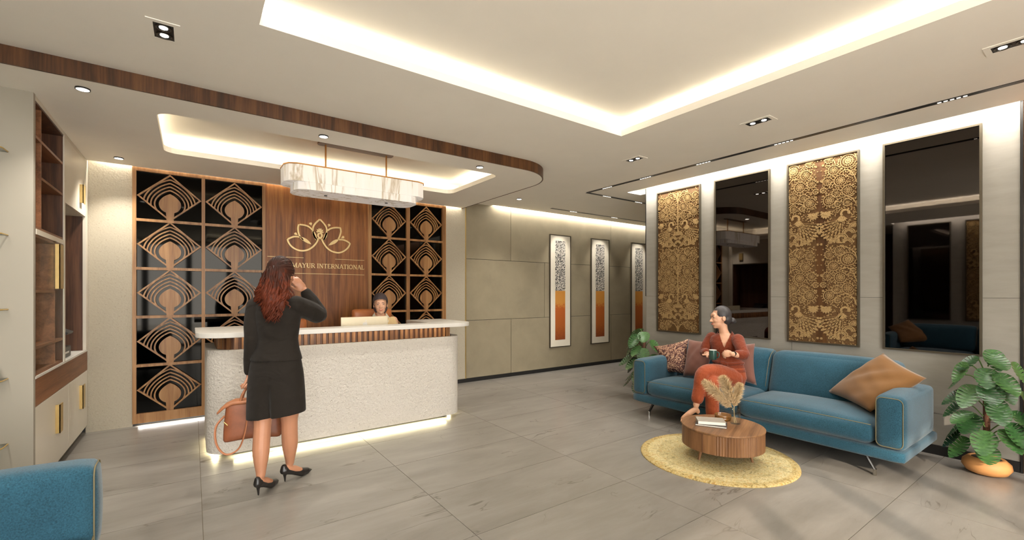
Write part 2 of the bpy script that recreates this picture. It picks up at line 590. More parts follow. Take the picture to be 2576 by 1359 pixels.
# corridor wall with large concrete panels
wc = struct('wall_corridor', box(3.64, XE, 6.375, 6.55, 0, 3.1), M['black'])
rows = (((.062, 1.008), (3.64, 4.545, 7.12, XE)), ((1.014, 2.022), (3.64, 5.31, 7.70, XE)), ((2.028, 3.05), (3.64, 4.54, 7.115, XE)))
for (z0, z1), xs in rows:
    for a, b in zip(xs, xs[1:]):
        obj('wall_panel', box(a + .004, b - .004, YB, 6.375, z0, z1, .002), M['conc'], wc)
b = struct('baseboard_back', box(3.262, XE, 6.35, 6.362, 0, .060), M['black'])
# sofa wall, stone slabs with seams
ws = struct('wall_sofa', box(5.47, 5.62, .515, 4.195, 0, 3.06), M['black'])
ys = (.528, 2.222, 4.192)
zs = (.085, .370, 1.414, 3.05)
for a, c in zip(ys, ys[1:]):
    for z0, z1 in zip(zs, zs[1:]):
        obj('stone_slab', box(5.45, 5.47, a + .0015, c - .0015, z0 + .0015, z1 - .0015), M['sofawall'], ws)
obj('end_strip', box(5.446, 5.475, 4.192, 4.202, 1.416, 3.0), M['black'], ws)  # thin black strip up the far wall end, upper slabs only
obj('near_end_trim', box(5.436, 5.475, .512, .526, 0, 3.0), M['black'], ws)
struct('baseboard_sofa', box(5.440, 5.4495, .53, 4.192, 0, .083), M['black'])
# return faces and the corridor
struct('wall_corridor_near', box(5.47, XE, 4.03, 4.19, 0, 3.06), M['conc'])
struct('wall_corridor_end', box(XE, XE + .1, 4.03, 6.5, 0, 3.06), M['conc'])
# wood-clad wall between the sofa wall and the glazed front
struct('wall_right_near', box(5.43, 5.6, YF, .508, 0, 3.06), M['wood_panel'])
# left side: wall with glass shelves, and the wall opposite the sofa
struct('wall_left_return', box(XW0, -.888, 4.405, 4.45, 0, ZC), M['wall_cream_dim'])
struct('wall_left', box(-1.60, -1.45, YF, 3.02, 0, 3.06), M['sofawall'])
wl = struct('wall_left_recess', box(XW0 - .15, XW0, 2.9, 4.45, 0, 3.06), M['black'])
for k in range(14):
    obj('wood_slat', box(XW0, XW0 + .02, 3.03 + k * .1, 3.12 + k * .1, 0, ZC), M['wood_dark'], wl)
struct('wall_left_inner', box(XW0, -1.60, 2.90, 3.02, 0, ZC), M['conc'])
# glazed front behind the camera: posts, sill and head carry clear panes
wf = struct('wall_front', box(XW0, 5.6, YF - .14, YF, 2.80, 3.06), M['ceil'])
bm = bmesh.new(); bx(bm, XW0, 5.6, YF - .12, YF - .02, 0, .06); obj('sill', bm, M['black'], wf)
obj('light_block_bay', box(2.75, 5.6, YF - .14, YF, 0, 2.80), M['conc'], wf)  # unseen bay added to keep window light off the right-hand ceiling
for k in range(6):
    x = -2.0 + k * .96
    obj('post', box(x - .07, x + .07, YF - .12, YF - .02, .06, 2.80), M['black'], wf)
obj('bounce_pavement', box(-12, 14, -14, YF - .14, -.06, -.01), M['white_top'], wf)  # unseen ground, made pale to bounce daylight up to the ceiling
LOGO = {"lines": [["l", [[1.381, 2.443], [1.332, 2.391], [1.304, 2.345], [1.294, 2.295], [1.3, 2.246], [1.319, 2.204], [1.34, 2.165]]], ["r", [[1.384, 2.443], [1.423, 2.403], [1.456, 2.359], [1.469, 2.313], [1.465, 2.265], [1.449, 2.213], [1.428, 2.168]]], ["p2l", [[1.286, 2.297], [1.245, 2.333], [1.194, 2.349], [1.132, 2.352]]], ["p2l2", [[1.126, 2.354], [1.115, 2.304], [1.121, 2.244], [1.14, 2.193], [1.177, 2.153]]], ["p2r", [[1.479, 2.301], [1.518, 2.331], [1.576, 2.35], [1.637, 2.353]]], ["p2r2", [[1.643, 2.359], [1.653, 2.305], [1.64, 2.247], [1.619, 2.194]]], ["p3l", [[1.143, 2.189], [1.093, 2.193], [1.049, 2.183], [0.994, 2.152]]], ["p3l2", [[0.989, 2.152], [1.011, 2.096], [1.051, 2.051], [1.107, 2.02], [1.168, 2.012], [1.228, 2.026], [1.282, 2.06], [1.323, 2.104], [1.352, 2.153], [1.361, 2.188]]], ["p3r", [[1.625, 2.191], [1.681, 2.192], [1.731, 2.176], [1.772, 2.15]]], ["p3r2", [[1.776, 2.152], [1.756, 2.1], [1.709, 2.049], [1.653, 2.018], [1.6, 2.011], [1.53, 2.028], [1.476, 2.065], [1.44, 2.112], [1.414, 2.157], [1.405, 2.185]]]], "lens": [[[1.143, 2.192], [1.277, 2.104], 0.045], [[1.625, 2.194], [1.491, 2.103], 0.045], [[1.294, 2.285], [1.343, 2.161], 0.042], [[1.473, 2.278], [1.427, 2.163], 0.042]], "drops": [[[1.074, 2.237], [1.111, 2.212], 0.034], [[1.264, 2.391], [1.275, 2.35], 0.036], [[1.506, 2.392], [1.491, 2.354], 0.036], [[1.696, 2.237], [1.656, 2.211], 0.034]], "heart": [1.383, 2.227]}
FIRST = 'R'

# ================================================================== lights one can see
M['lampglass'] = emit('lamp_disc', (255, 250, 240), 14)
def twin_spot(label, x0, x1, y0, y1, along):
    cx, cy = (x0 + x1) / 2, (y0 + y1) / 2
    t = thing('recessed_spotlight', label, 'ceiling light', (cx, cy, ZC), 0, 'twin recessed ceiling spotlights')
    w, d = (x1 - x0) / 2, (y1 - y0) / 2
    bm = bmesh.new()
    poly(bm, [(-w - .03, -d - .03), (w + .03, -d - .03), (w + .03, d + .03), (-w - .03, d + .03)],
         [[(-w, -d), (w, -d), (w, d), (-w, d)]], -.004, 0)
    obj('trim', fixn(bm), M['ceil'], t)
    obj('housing', box(-w, w, -d, d, -.002, 0), M['black'], t)
    for s in (-1, 1):
        px, py = (0, s * d / 2) if along == 'y' else (s * w / 2, 0)
        r = min(w, d) * .86 if along == 'y' else min(w, d) * .86
        r = min(r, .046)
        bm = bmesh.new()
        lathe(bm, [(r, -.002), (r, -.007), (r * .86, -.007), (r * .80, -.003)], 20, px, py)
        obj('ring', bm, M['chrome_dark'], t)
        bm = bmesh.new(); lathe(bm, [(0, -.0045), (r * .5, -.0045), (r * .5, -.002)], 18, px, py)
        obj('bulb', fixn(bm), M['lampglass'], t)
        lamp('spot_beam', 'SPOT', (cx + px, cy + py, ZC - .02), (0, 0, 0), 14, (1, .95, .87), spot_size=R(110), spot_blend=.8, shadow_soft_size=.04)
    return t
M['chrome_dark'] = plain('dark_reflector', (70, 66, 60), .3, metal=.8)
twin_spot('twin recessed spotlight near the left end of the walnut ceiling band', -.178, -.086, 3.130, 3.312, 'y')
twin_spot('small far twin spotlight beyond the corner of the ceiling recess', 3.95, 4.04, 3.14, 3.32, 'y')
twin_spot('twin recessed spotlight above the standing mirror by the seated woman', 3.95, 4.04, 1.80, 1.99, 'y')
twin_spot('twin recessed spotlight cut by the right picture edge', 3.95, 4.04, .32, .505, 'y')

def down(label, x, y, z):
    t = thing('round_downlight', label, 'ceiling light', (x, y, z), 0, 'small round downlights')
    bm = bmesh.new(); lathe(bm, [(.040, 0), (.040, -.010), (.034, -.010), (.034, -.004)], 24); obj('rim', fixn(bm), M['black'], t)
    bm = bmesh.new(); lathe(bm, [(0, -.009), (.034, -.009), (.034, -.002)], 24); obj('bulb', fixn(bm), M['lampglass'], t)
    lamp('down_beam', 'SPOT', (x, y, z - .02), (0, 0, 0), 60, (1, .95, .86), spot_size=R(100), spot_blend=.8, shadow_soft_size=.04)
down('round downlight over the open shelf cabinet', -.601, 4.129, ZS)
down('round downlight in front of the left granite pier', -.609, 6.019, ZS)
down('round downlight above the left half of the hanging lamp', .935, 4.138, ZS)
down('round downlight by the rounded end of the ceiling band', 2.545, 4.148, ZS)
down('round downlight over the corridor mouth', 4.18, 5.63, ZC)

def track(label, p0, p1, heads, spots=True, pw=17):
    t = thing('track_light', label, 'track light', (*p0, ZC), 0, 'black magnetic light tracks')
    v = Vector((p1[0] - p0[0], p1[1] - p0[1])); L = v.length
    t.rotation_euler = (0, 0, math.atan2(v.y, v.x))
    obj('rail', box(0, L, -.026, .026, -.004, 0), M['black'], t)
    for h in heads:
        bm = bmesh.new()
        for k in range(5): bx(bm, h + k * .036, h + k * .036 + .022, -.005, .005, -.007, -.003)
        obj('light_module', bm, M['led'], t)
        d = Vector((math.cos(t.rotation_euler.z), math.sin(t.rotation_euler.z)))
        if spots:
            lamp('track_beam', 'SPOT', (p0[0] + d.x * (h + .1), p0[1] + d.y * (h + .1), ZC - .03), spots, pw, (1, .95, .87), spot_size=R(60), spot_blend=.7, shadow_soft_size=.05)
track('long black track light running along the sofa wall', (4.74, 4.69), (4.74, -1.5), (.30, .95, 1.75, 2.60, 3.80, 5.0), (0, R(32), 0))
track('short black track light turning off into the corridor', (4.74, 4.704), (9.6, 4.704), (.35, 1.1), (R(25), 0, 0))
track('black track light in front of the framed corridor pictures', (5.10, 5.93), (9.6, 5.93), (.45, 1.55, 2.75, 3.6), (R(22), 0, 0), 22)

# ------------------------------------------------------------------ hanging lamp over the desk
def alabaster():
    m, nt, b = mat_base('alabaster')
    v = coords(nt, (5, 5, .55))
    f = noise(nt, v, 1.4, 6, .6, 1.4)
    c = ramp(nt, f, [(.35, lin((226, 222, 218))), (.54, lin((224, 219, 212))), (.60, lin((178, 164, 140))), (.66, lin((228, 223, 218)))])
    nt.links.new(c, b.inputs['Base Color']); nt.links.new(c, b.inputs['Emission Color'])
    b.inputs['Emission Strength'].default_value = .16
    b.inputs['Roughness'].default_value = .4
    return m
M['alabaster'] = alabaster()
t = thing('pendant_lamp', 'long stepped alabaster pendant lamp on two brass rods over the desk', 'hanging lamp', (1.46, 4.93, 2.48))
def stadium(hx, hy, c=.11):
    return [(-hx + c, -hy), (hx - c, -hy), (hx - c * .3, -hy + c * .35), (hx, -hy + c), (hx, hy - c), (hx - c * .3, hy - c * .35), (hx - c, hy),
            (-hx + c, hy), (-hx + c * .3, hy - c * .35), (-hx, hy - c), (-hx, -hy + c), (-hx + c * .3, -hy + c * .35)]
HX, HY = .735, .20
bm = bmesh.new(); poly(bm, stadium(HX, HY), [], .075, .235); obj('upper_shade', fixn(bm), M['alabaster'], t)
bm = bmesh.new(); poly(bm, stadium(HX - .085, HY - .008), [], 0, .078); obj('lower_shade', fixn(bm), M['alabaster'], t)
bm = bmesh.new(); poly(bm, stadium(HX + .006, HY + .006), [], .235, .247); obj('brass_rim', fixn(bm), M['brass'], t)
for s in (-.325, .325):
    bm = bmesh.new(); tube(bm, [(s, 0, .24), (s, 0, .535)], .009, 10); obj('rod', bm, M['brass'], t)
    bm = bmesh.new(); lathe(bm, [(0, -.006), (.016, -.006), (.016, 0)], 12, s, 0); obj('finial', fixn(bm), M['black'], t)
M['canopy'] = plain('brown_canopy', (92, 52, 30), .45, metal=.3)
bm = bmesh.new(); poly(bm, stadium(.40, .055, .03), [], .53, .55); obj('ceiling_canopy', fixn(bm), M['canopy'], t)

# ------------------------------------------------------------------ lattice screens
def ribbon(bm, pts, w, z0, z1, M2=None):
    pts = [Vector((p[0], p[1])) for p in pts]
    L, Rr = [], []
    ws = w if isinstance(w, (list, tuple)) else [w] * len(pts)
    for i, p in enumerate(pts):
        tt = (pts[min(i + 1, len(pts) - 1)] - pts[max(i - 1, 0)])
        if tt.length < 1e-9: tt = Vector((1, 0))
        tt.normalize(); nn = Vector((-tt.y, tt.x))
        # miter on sharp bends
        k = 1.0
        if 0 < i < len(pts) - 1:
            e = (pts[i + 1] - pts[i]).normalized()
            k = 1 / max(.55, abs(e.dot(tt)))
        L.append(p + nn * ws[i] / 2 * k); Rr.append(p - nn * ws[i] / 2 * k)
    vs = []
    prev = None
    for a, b in zip(L, Rr):
        q = [bm.verts.new((a.x, a.y, z0)), bm.verts.new((b.x, b.y, z0)), bm.verts.new((b.x, b.y, z1)), bm.verts.new((a.x, a.y, z1))]
        vs += q
        if prev:
            for i in range(4): bm.faces.new((prev[i], prev[(i + 1) % 4], q[(i + 1) % 4], q[i]))
        else:
            bm.faces.new(q[::-1])
        prev = q
    bm.faces.new(prev)
    if M2 is not None: bmesh.ops.transform(bm, matrix=M2, verts=vs)
    return vs
# local screen drawing plane: x to the right, y up, z towards the viewer -> world x, z, -y
TOW = Matrix(((1, 0, 0, 0), (0, 0, -1, 0), (0, 1, 0, 0), (0, 0, 0, 1)))
def motif(w, h):
    bm = bmesh.new()
    cx, zc = w / 2, .192
    d = .036
    hw, hh = w / 2, h / 2
    dia = [(cx, h - .002), (w - .002, hh), (cx, .002), (.002, hh)]
    e = .0175
    sl = math.hypot(hw, hh)
    inn = [(cx, h - e * sl / hw * 1.0), (w - e * sl / hh, hh), (cx, e * sl / hw), (e * sl / hh, hh)]
    poly(bm, dia, [inn], 0, d)
    inside = lambda x, y: abs(x - cx) / (hw - .012) + abs(y - hh) / (hh - .012) <= 1
    for k in range(1, 6):
        r = .104 + .0325 * k
        ap = .022 + .009 * k
        for s in (-1, 1):
            run = []
            for q in range(0, 41):
                th = R(0 + 135 * q / 40)
                x = cx + s * r * math.sin(th)
                y = zc + r * .96 * math.cos(th) + ap * max(0, 1 - th / R(60)) ** 1.6
                if inside(x, y): run.append((x, y))
                elif run: break
            if len(run) > 2: ribbon(bm, run, .0135, 0, d - .006)
    key = []
    for q in range(0, 29):
        th = R(-14 + 0) if False else R(20 + 0 * q)
    r = .100
    right = []
    for q in range(0, 25):
        th = R(158 * q / 24)
        right.append((cx + r * math.sin(th), zc + r * .96 * math.cos(th) + .026 * max(0, 1 - th / R(55)) ** 1.6))
    right.append((cx + .032, .01))
    left = [(2 * cx - x, y) for x, y in reversed(right[1:])]
    poly(bm, right + left, [], 0, d - .003)
    bmesh.ops.transform(bm, matrix=TOW, verts=bm.verts[:])
    return newmesh(fixn(bm), 'fretwork_motif')
def screen(label, x0, x1, cols, st):
    yb = 6.372
    t = thing('lattice_screen', label, 'screen', (x0, yb, 0), 0, 'fretwork screens of the reception wall')
    W_ = x1 - x0
    zr = [.125 + .5345 * k for k in range(6)]
    obj('stile', box(0, cols[0][0] - x0, -.042, 0, .03, ZS), M['wood_screen'], t)
    obj('stile', box(cols[1][1] - x0, W_, -.042, 0, .03, ZS), M['wood_screen'], t)
    obj('mullion', box(cols[0][1] - x0, cols[1][0] - x0, -.042, 0, .03, ZS), M['wood_screen'], t)
    for c in cols:
        a, b = c[0] - x0, c[1] - x0
        obj('rail', box(a, b, -.040, 0, .03, .135), M['wood_screen'], t)
        obj('rail', box(a, b, -.040, 0, 2.797, ZS), M['wood_screen'], t)
        for k in range(1, 5):
            obj('rail', box(a, b, -.040, 0, zr[k] - .015, zr[k] + .015), M['wood_screen'], t)
        me = motif(b - a, .5345)
        me.materials.append(M['wood_screen'])
        for k in range(5):
            o = obj('diamond_motif', me, None, t, (a, 0, zr[k]))
        g = obj('mirror_pane', box(a, b, .004, .01, .13, 2.80), M['darkglass'], t); g['label'] = 'dark reflective glass'
    return t
screen('tall walnut fretwork screen with dark glass between shelf cabinet and woman', -.531, .742, ((-.497, .087), (.121, .709)), .033)
screen('fretwork screen with dark glass right of the lotus sign behind receptionist', 2.030, 3.259, ((2.078, 2.602), (2.656, 3.196)), .05)

# ------------------------------------------------------------------ lotus emblem and lettering
import json
P = json.loads(LOGO) if isinstance(LOGO, str) else LOGO
def sign_thing(name, label, cat): return thing(name, label, cat, (0, 6.345, 0))
t = sign_thing('lotus_emblem', 'gold lotus emblem mounted on the walnut panel above the lettering', 'emblem')
for nm, pts in P['lines']:
    bm = bmesh.new(); ribbon(bm, [Vector((*p, 0)).to_2d() for p in catmull([(a, b, 0) for a, b in pts], 5)], .020, 0, .022, TOW)
    obj('petal_outline', fixn(bm), M['gold'], t)
def lens(a, b, w, bulge=0):
    a, b = Vector(a), Vector(b); v = b - a; n = Vector((-v.y, v.x)).normalized()
    s = [(0, 0), (.2, .75), (.45, 1), (.75, .7), (1, 0)]
    up = [a + v * p + n * (w / 2 * q) for p, q in s]; dn = [a + v * p - n * (w / 2 * q) for p, q in reversed(s[1:-1])]
    return [(p.x, p.y) for p in up + dn]
for a, b, w in P['lens']:
    bm = bmesh.new(); poly(bm, lens(a, b, w), [], 0, .022, TOW); obj('inner_leaf', fixn(bm), M['gold'], t)
for a, b, w in P['drops']:
    a, b = Vector(a), Vector(b); v = b - a; n = Vector((-v.y, v.x)).normalized()
    pts = [a + v * (.32 - .32 * math.cos(th)) + n * (w / 2 * math.sin(th)) for th in [PI * k / 8 * 1.0 for k in range(-6, 7)]] 
    pts = [(p.x, p.y) for p in pts] + [(b.x, b.y)]
    bm = bmesh.new(); poly(bm, pts, [], 0, .022, TOW); obj('dew_drop', fixn(bm), M['gold'], t)
fc = P['heart']
bm = bmesh.new()
oo = [(fc[0] + .037 * math.sin(th) * (1 - .25 * max(0, -math.cos(th))), fc[1] + .048 * math.cos(th)) for th in [2 * PI * k / 20 for k in range(20)]]
ii = [(fc[0] + .014 * math.sin(th), fc[1] + .020 * math.cos(th)) for th in [2 * PI * k / 12 for k in range(12)]]
poly(bm, oo, [ii], 0, .022, TOW); obj('seed_pod', fixn(bm), M['gold'], t)
bm = bmesh.new()
for k, an in enumerate((-78, -45, -18, 0, 18, 45, 78)):
    a = Vector((fc[0], fc[1] + .04)); L = .062 if an else .062
    d = Vector((math.sin(R(an)), math.cos(R(an))))
    poly(bm, lens(a, a + d * (L * (1 if abs(an) < 60 else .85)), .020), [], .001 * k, .022 + .0004 * k, TOW)
obj('stamen_crown', fixn(bm), M['gold'], t)

t = sign_thing('sign_lettering', 'gold serif lettering with thin rules below the lotus emblem', 'sign')
CH = .060
def stroke_letter(ch):
    """strokes (points, width) in a unit-height cell, returns strokes, advance"""
    T, t_ = .15, .075
    sf = lambda x, y, w=.30: ([(x - w / 2, y), (x + w / 2, y)], .06)
    b0, b1 = .03, .97
    arc = lambda cx, cy, rx, ry, a0, a1, n=10: [(cx + rx * math.cos(R(a0 + (a1 - a0) * k / n)), cy + ry * math.sin(R(a0 + (a1 - a0) * k / n))) for k in range(n + 1)]
    d = {
        'M': ([([(.16, 0), (.16, 1)], t_), ([(.16, 1), (.50, .05)], T), ([(.50, .05), (.84, 1)], t_), ([(.84, 0), (.84, 1)], T), sf(.16, b0, .28), sf(.84, b0, .3), sf(.12, b1, .2), sf(.88, b1, .22)], 1.06),
        'A': ([([(.10, 0), (.42, 1)], t_), ([(.42, 1), (.76, 0)], T), ([(.22, .34), (.62, .34)], .06), sf(.10, b0, .26), sf(.76, b0, .28)], .84),
        'Y': ([([(.10, 1), (.40, .48)], T), ([(.72, 1), (.40, .48)], t_), ([(.40, 0), (.40, .5)], T), sf(.40, b0), sf(.11, b1, .28), sf(.71, b1, .24)], .80),
        'U': ([([(.17, 1), (.17, .3)] + arc(.42, .30, .25, .27, 180, 270, 6), T), (arc(.42, .30, .25, .27, 270, 360, 6) + [(.67, 1)], t_), sf(.17, b1, .3), sf(.67, b1, .26)], .84),
        'R': ([([(.18, 0), (.18, 1)], T), ([(.18, .96)] + arc(.42, .74, .22, .22, 90, -90, 10) + [(.18, .52)], .09), ([(.42, .52), (.72, .02)], T), sf(.18, b0), sf(.12, b1, .2), sf(.74, b0, .16)], .80),
        'I': ([([(.19, 0), (.19, 1)], T), sf(.19, b0), sf(.19, b1)], .40),
        'N': ([([(.16, 0), (.16, 1)], t_), ([(.16, 1), (.70, .02)], T), ([(.70, 0), (.70, 1)], t_), sf(.16, b0, .26), sf(.12, b1, .2), sf(.70, b1, .26)], .88),
        'T': ([([(.36, 0), (.36, 1)], T), ([(.04, .96), (.68, .96)], .08), ([(.05, .78), (.05, .98)], .05), ([(.67, .78), (.67, .98)], .05), sf(.36, b0)], .72),
        'E': ([([(.18, 0), (.18, 1)], T), ([(.10, .96), (.60, .96)], .08), ([(.18, .52), (.50, .52)], .07), ([(.10, .04), (.62, .04)], .08), ([(.60, .78), (.60, .98)], .05), ([(.62, .02), (.62, .24)], .05)], .72),
        'O': ([(arc(.42, .50, .34, .46, 90, 270, 12), .12), (arc(.42, .50, .34, .46, -90, 90, 12), .12)], .86),
        'L': ([([(.18, 0), (.18, 1)], T), ([(.10, .04), (.60, .04)], .08), ([(.60, .02), (.60, .26)], .05), sf(.18, b1)], .70),
        ' ': ([], .34)}
    return d[ch]
txt = 'MAYUR INTERNATIONAL'
tot = sum(stroke_letter(c)[1] for c in txt)
sx = (1.978 - 1.043) / tot
x = 1.043
def letter(ch, x, z0):
    st, adv = stroke_letter(ch)
    if st:
        bm = bmesh.new()
        for k, (pts, w) in enumerate(st):
            ribbon(bm, [(x + p[0] * sx, z0 + p[1] * CH) for p in pts], w * .058, 0, .008 + .0002 * k, TOW)
        obj('letter_' + ch.lower(), fixn(bm), M['gold'], t)
    return adv * sx
for ch in txt:
    x += letter(ch, x, 1.793)
letter(FIRST, .762, 1.793)
for x0, x1, z in ((.766, 1.185, 1.922), (1.582, 1.976, 1.922), (.766, 1.976, 1.716)):
    obj('rule', box(x0, x1, -.006, 0, z - .0025, z + .0025), M['gold'], t)
PIL_O = [(4.98, 1.29, .925), (4.90, .985, .755), (4.56, 1.264, .47), (4.99, 1.72, .50)]
PIL_B = [(4.96, 3.70, .755), (4.97, 3.19, .895), (4.80, 3.10, .47), (4.80, 3.38, .47)]
PIL_M = [(4.93, 3.17, .90), (4.95, 2.82, .905), (4.74, 2.83, .465), (4.74, 3.12, .465)]
PIL_M2 = [(4.97, 2.84, .90), (4.965, 2.39, .91), (4.88, 2.33, .475), (4.88, 2.82, .475)]
PL = [(3.880, 2.068, .445), (3.690, 2.204, .665), (3.892, 2.059, .475), (3.816, 2.114, .70), (3.895, 2.057, .450), (3.938, 2.026, .645)]

# ================================================================== reception desk
t = thing('reception_desk', 'white pitted stone reception desk with slatted wood band and white counter', 'desk', (0, 0, 0))
DX0, DX1, DY0, DY1 = .10, 2.60, 4.60, 5.44
def u_outline(x0, x1, y0, y1, r, ix0, ix1, iy, ri=0):
    o = rrect(x0, x1, y0, y1, (r, r, 0, 0), 10)
    o = o[:-2] + [(x1, y1), (ix1, y1)]
    if ri:
        inner = rrect(ix0, ix1, iy, y1, (ri, ri, 0, 0), 8)[:-2]
        o += list(reversed(inner))
    else:
        o += [(ix1, iy), (ix0, iy)]
    return o + [(ix0, y1), (x0, y1)]
bm = bmesh.new()
poly(bm, u_outline(DX0, DX1, DY0, DY1, .20, .178, 2.522, 4.66, .13), [], .05, .955)
fixn(bm)
obj('stone_shell', bm, M['terrazzo'], t)
bm = bmesh.new(); poly(bm, u_outline(.20, 2.50, 4.72, 5.40, .14, .26, 2.44, 4.78, .08), [], 0, .05); obj('plinth', fixn(bm), M['black'], t)
bm = bmesh.new(); poly(bm, u_outline(.190, 2.482, 4.642, 5.42, .15, .24, 2.43, 4.69, .11), [], .955, 1.068); obj('slat_backing', fixn(bm), M['wood_dark'], t)
bm = bmesh.new(); poly(bm, u_outline(.02, 2.742, 4.545, 5.48, .24, .47, 2.25, 4.82), [], 1.068, 1.111); fixn(bm)
bmesh.ops.bevel(bm, geom=[e for e in bm.edges if abs(e.verts[0].co.z - e.verts[1].co.z) < 1e-5], offset=.003, segments=2, affect='EDGES')
o = obj('counter_top', bm, M['white_top'], t); o['label'] = 'white solid surface counter'
obj('work_top', box(.27, 2.42, 4.80, 5.40, .765, .79), M['wood_table'], t)
# slats along the band
path = [(.19, 5.40)] + [(.19, 4.79)] + [(.34 - .15 * math.cos(R(a)), 4.79 - .15 * math.sin(R(a))) for a in range(10, 91, 10)] \
     + [(2.332 + .15 * math.sin(R(a)), 4.79 - .15 * math.cos(R(a))) for a in range(0, 91, 10)] + [(2.482, 5.40)]
path = [Vector(p) for p in path]
seg = [(a, b, (b - a).length) for a, b in zip(path, path[1:])]
Ltot = sum(s[2] for s in seg)
slat_me = newmesh(box(-.016, .016, -.016, .002, .957, 1.0665, .002), 'slat'); slat_me.materials.append(M['slat'])
n = int(Ltot / .056)
for k in range(n):
    s = (k + .5) * Ltot / n
    for a, b, l in seg:
        if s <= l: break
        s -= l
    p = a + (b - a) * (s / l); d = (b - a).normalized()
    o = obj('slat', slat_me, None, t, (p.x, p.y, 0), (0, 0, math.atan2(d.y, d.x)))

# ================================================================== cabinets on the left
XF = -.890; XB = -1.30
t = thing('base_cabinet', 'low cream cabinet with gold bar handles and walnut band', 'cabinet', (0, 0, 0))
obj('plinth', box(XB, -.93, 4.455, 6.35, 0, .08), M['bronze'], t)
obj('body', box(XB, XF - .022, 4.455, 6.35, .08, .66), M['white_lac'], t)
def handle(par, y, z0, z1, w=.045):
    bm = bmesh.new(); bx(bm, 0, .028, y, y + .006, z0, z1); bx(bm, .022, .028, y, y + w, z0, z1)
    return obj('handle', bm, M['gold_handle'], par)
for y0, y1, hy in ((4.455, 5.48, 5.02), (5.484, 6.35, 5.95)):
    d = obj('door', box(-.02, 0, y0, y1, .082, .655, .0015), M['white_lac'], t, (XF, 0, 0))
    handle(d, hy, .33, .56, .10)
obj('wood_band', box(XB, XF, 4.455, 6.35, .66, .855), M['wood_band'], t)
obj('counter_slab', box(XB, XF + .004, 4.455, 6.35, .855, .872), M['white_top'], t)

t = thing('open_shelf', 'tall walnut open shelving with thin dividers behind glass door', 'shelf', (0, 0, 0))
obj('back_panel', box(XB, XB + .015, 4.455, 5.30, .872, 2.80), M['wood_dark'], t)
obj('side_panel', box(XB, XF, 4.455, 4.470, .872, 2.80), M['wood_dark'], t)
o = obj('side_panel', box(XB, XF + .004, 5.300, 5.340, .872, 2.80), M['white_lac'], t); o['label'] = 'cream end panel'
obj('side_lining', box(XB + .015, XF - .004, 5.288, 5.2995, .872, 2.80), M['wood_dark'], t)
obj('top_panel', box(XB, XF, 4.470, 5.287, 2.785, 2.80), M['wood_dark'], t)
def shelf(y0, y1, z, m='wood_band', th=.020): obj('shelf_board', box(XB + .015, XF - .004, y0, y1, z - th / 2, z + th / 2), M[m], t)
shelf(4.47, 5.287, 2.556); shelf(4.648, 5.287, 2.290); shelf(4.47, 5.287, 1.915)
obj('shelf_board', box(XB + .015, XF + .004, 4.472, 5.286, 1.868, 1.905), M['white_lac'], t)
shelf(4.47, 5.287, 1.858); shelf(4.47, 5.032, 1.468); shelf(4.47, 5.287, 1.068); shelf(4.47, 5.287, .882)
obj('divider', box(XB + .015, XF - .006, 4.632, 4.648, 1.925, 2.785), M['wood_band'], t)
obj('divider', box(XB + .015, XF - .006, 5.032, 5.048, .892, 1.848), M['wood_band'], t)
def clearglass(name, tint=(1, 1, 1), gl=.45):
    m, nt, b = mat_base(name)
    out = nt.nodes['Material Output']
    tr = N(nt, 'ShaderNodeBsdfTransparent'); tr.inputs[0].default_value = (*tint, 1)
    g = N(nt, 'ShaderNodeBsdfGlossy'); g.inputs['Roughness'].default_value = .02
    lw = N(nt, 'ShaderNodeLayerWeight', i_Blend=.5)
    pw = N(nt, 'ShaderNodeMath', operation='POWER'); pw.inputs[1].default_value = 4.0; nt.links.new(lw.outputs['Facing'], pw.inputs[0])
    fr = N(nt, 'ShaderNodeMath', operation='MULTIPLY_ADD'); fr.inputs[1].default_value = gl; fr.inputs[2].default_value = .012; nt.links.new(pw.outputs[0], fr.inputs[0])
    mx = N(nt, 'ShaderNodeMixShader')
    nt.links.new(fr.outputs[0], mx.inputs[0]); nt.links.new(tr.outputs[0], mx.inputs[1]); nt.links.new(g.outputs[0], mx.inputs[2])
    nt.links.new(mx.outputs[0], out.inputs['Surface'])
    return m
M['glass'] = clearglass('clear_glass', (.93, .95, .94))
M['door_glass'] = clearglass('door_glass', (.97, .98, .97), .06)
d = obj('glass_door', box(-.006, 0, 4.472, 5.298, .892, 1.866), M['door_glass'], t, (XF + .006, 0, 0)); d['label'] = 'clear glass door'
handle(d, 4.98, 1.49, 1.845, .12)
obj('cap_panel', box(XB, XF, 4.455, 5.34, 2.80, ZS - .002), M['white_lac'], t)

t = thing('wall_cabinet', 'cream overhead cabinet with gold handle above the printer niche', 'cabinet', (0, 0, 0))
obj('body', box(XB, XF - .022, 5.342, 6.25, 2.236, 2.80), M['white_lac'], t)
d = obj('door', box(-.02, 0, 5.344, 6.248, 2.238, 2.80, .0015), M['white_lac'], t, (XF, 0, 0)); handle(d, 5.96, 2.335, 2.515, .10)
obj('niche_back', box(XB, XB + .015, 5.342, 6.25, .874, 2.236), M['wood_dark'], t)
obj('niche_side', box(XB + .015, XF - .02, 6.235, 6.25, .874, 2.236), M['wood_dark'], t)
obj('end_panel', box(XB, XF + .004, 6.25, 6.352, .874, ZS - .002), M['white_lac'], t)
obj('cap_panel', box(XB, XF, 5.342, 6.25, 2.80, ZS - .002), M['white_lac'], t)

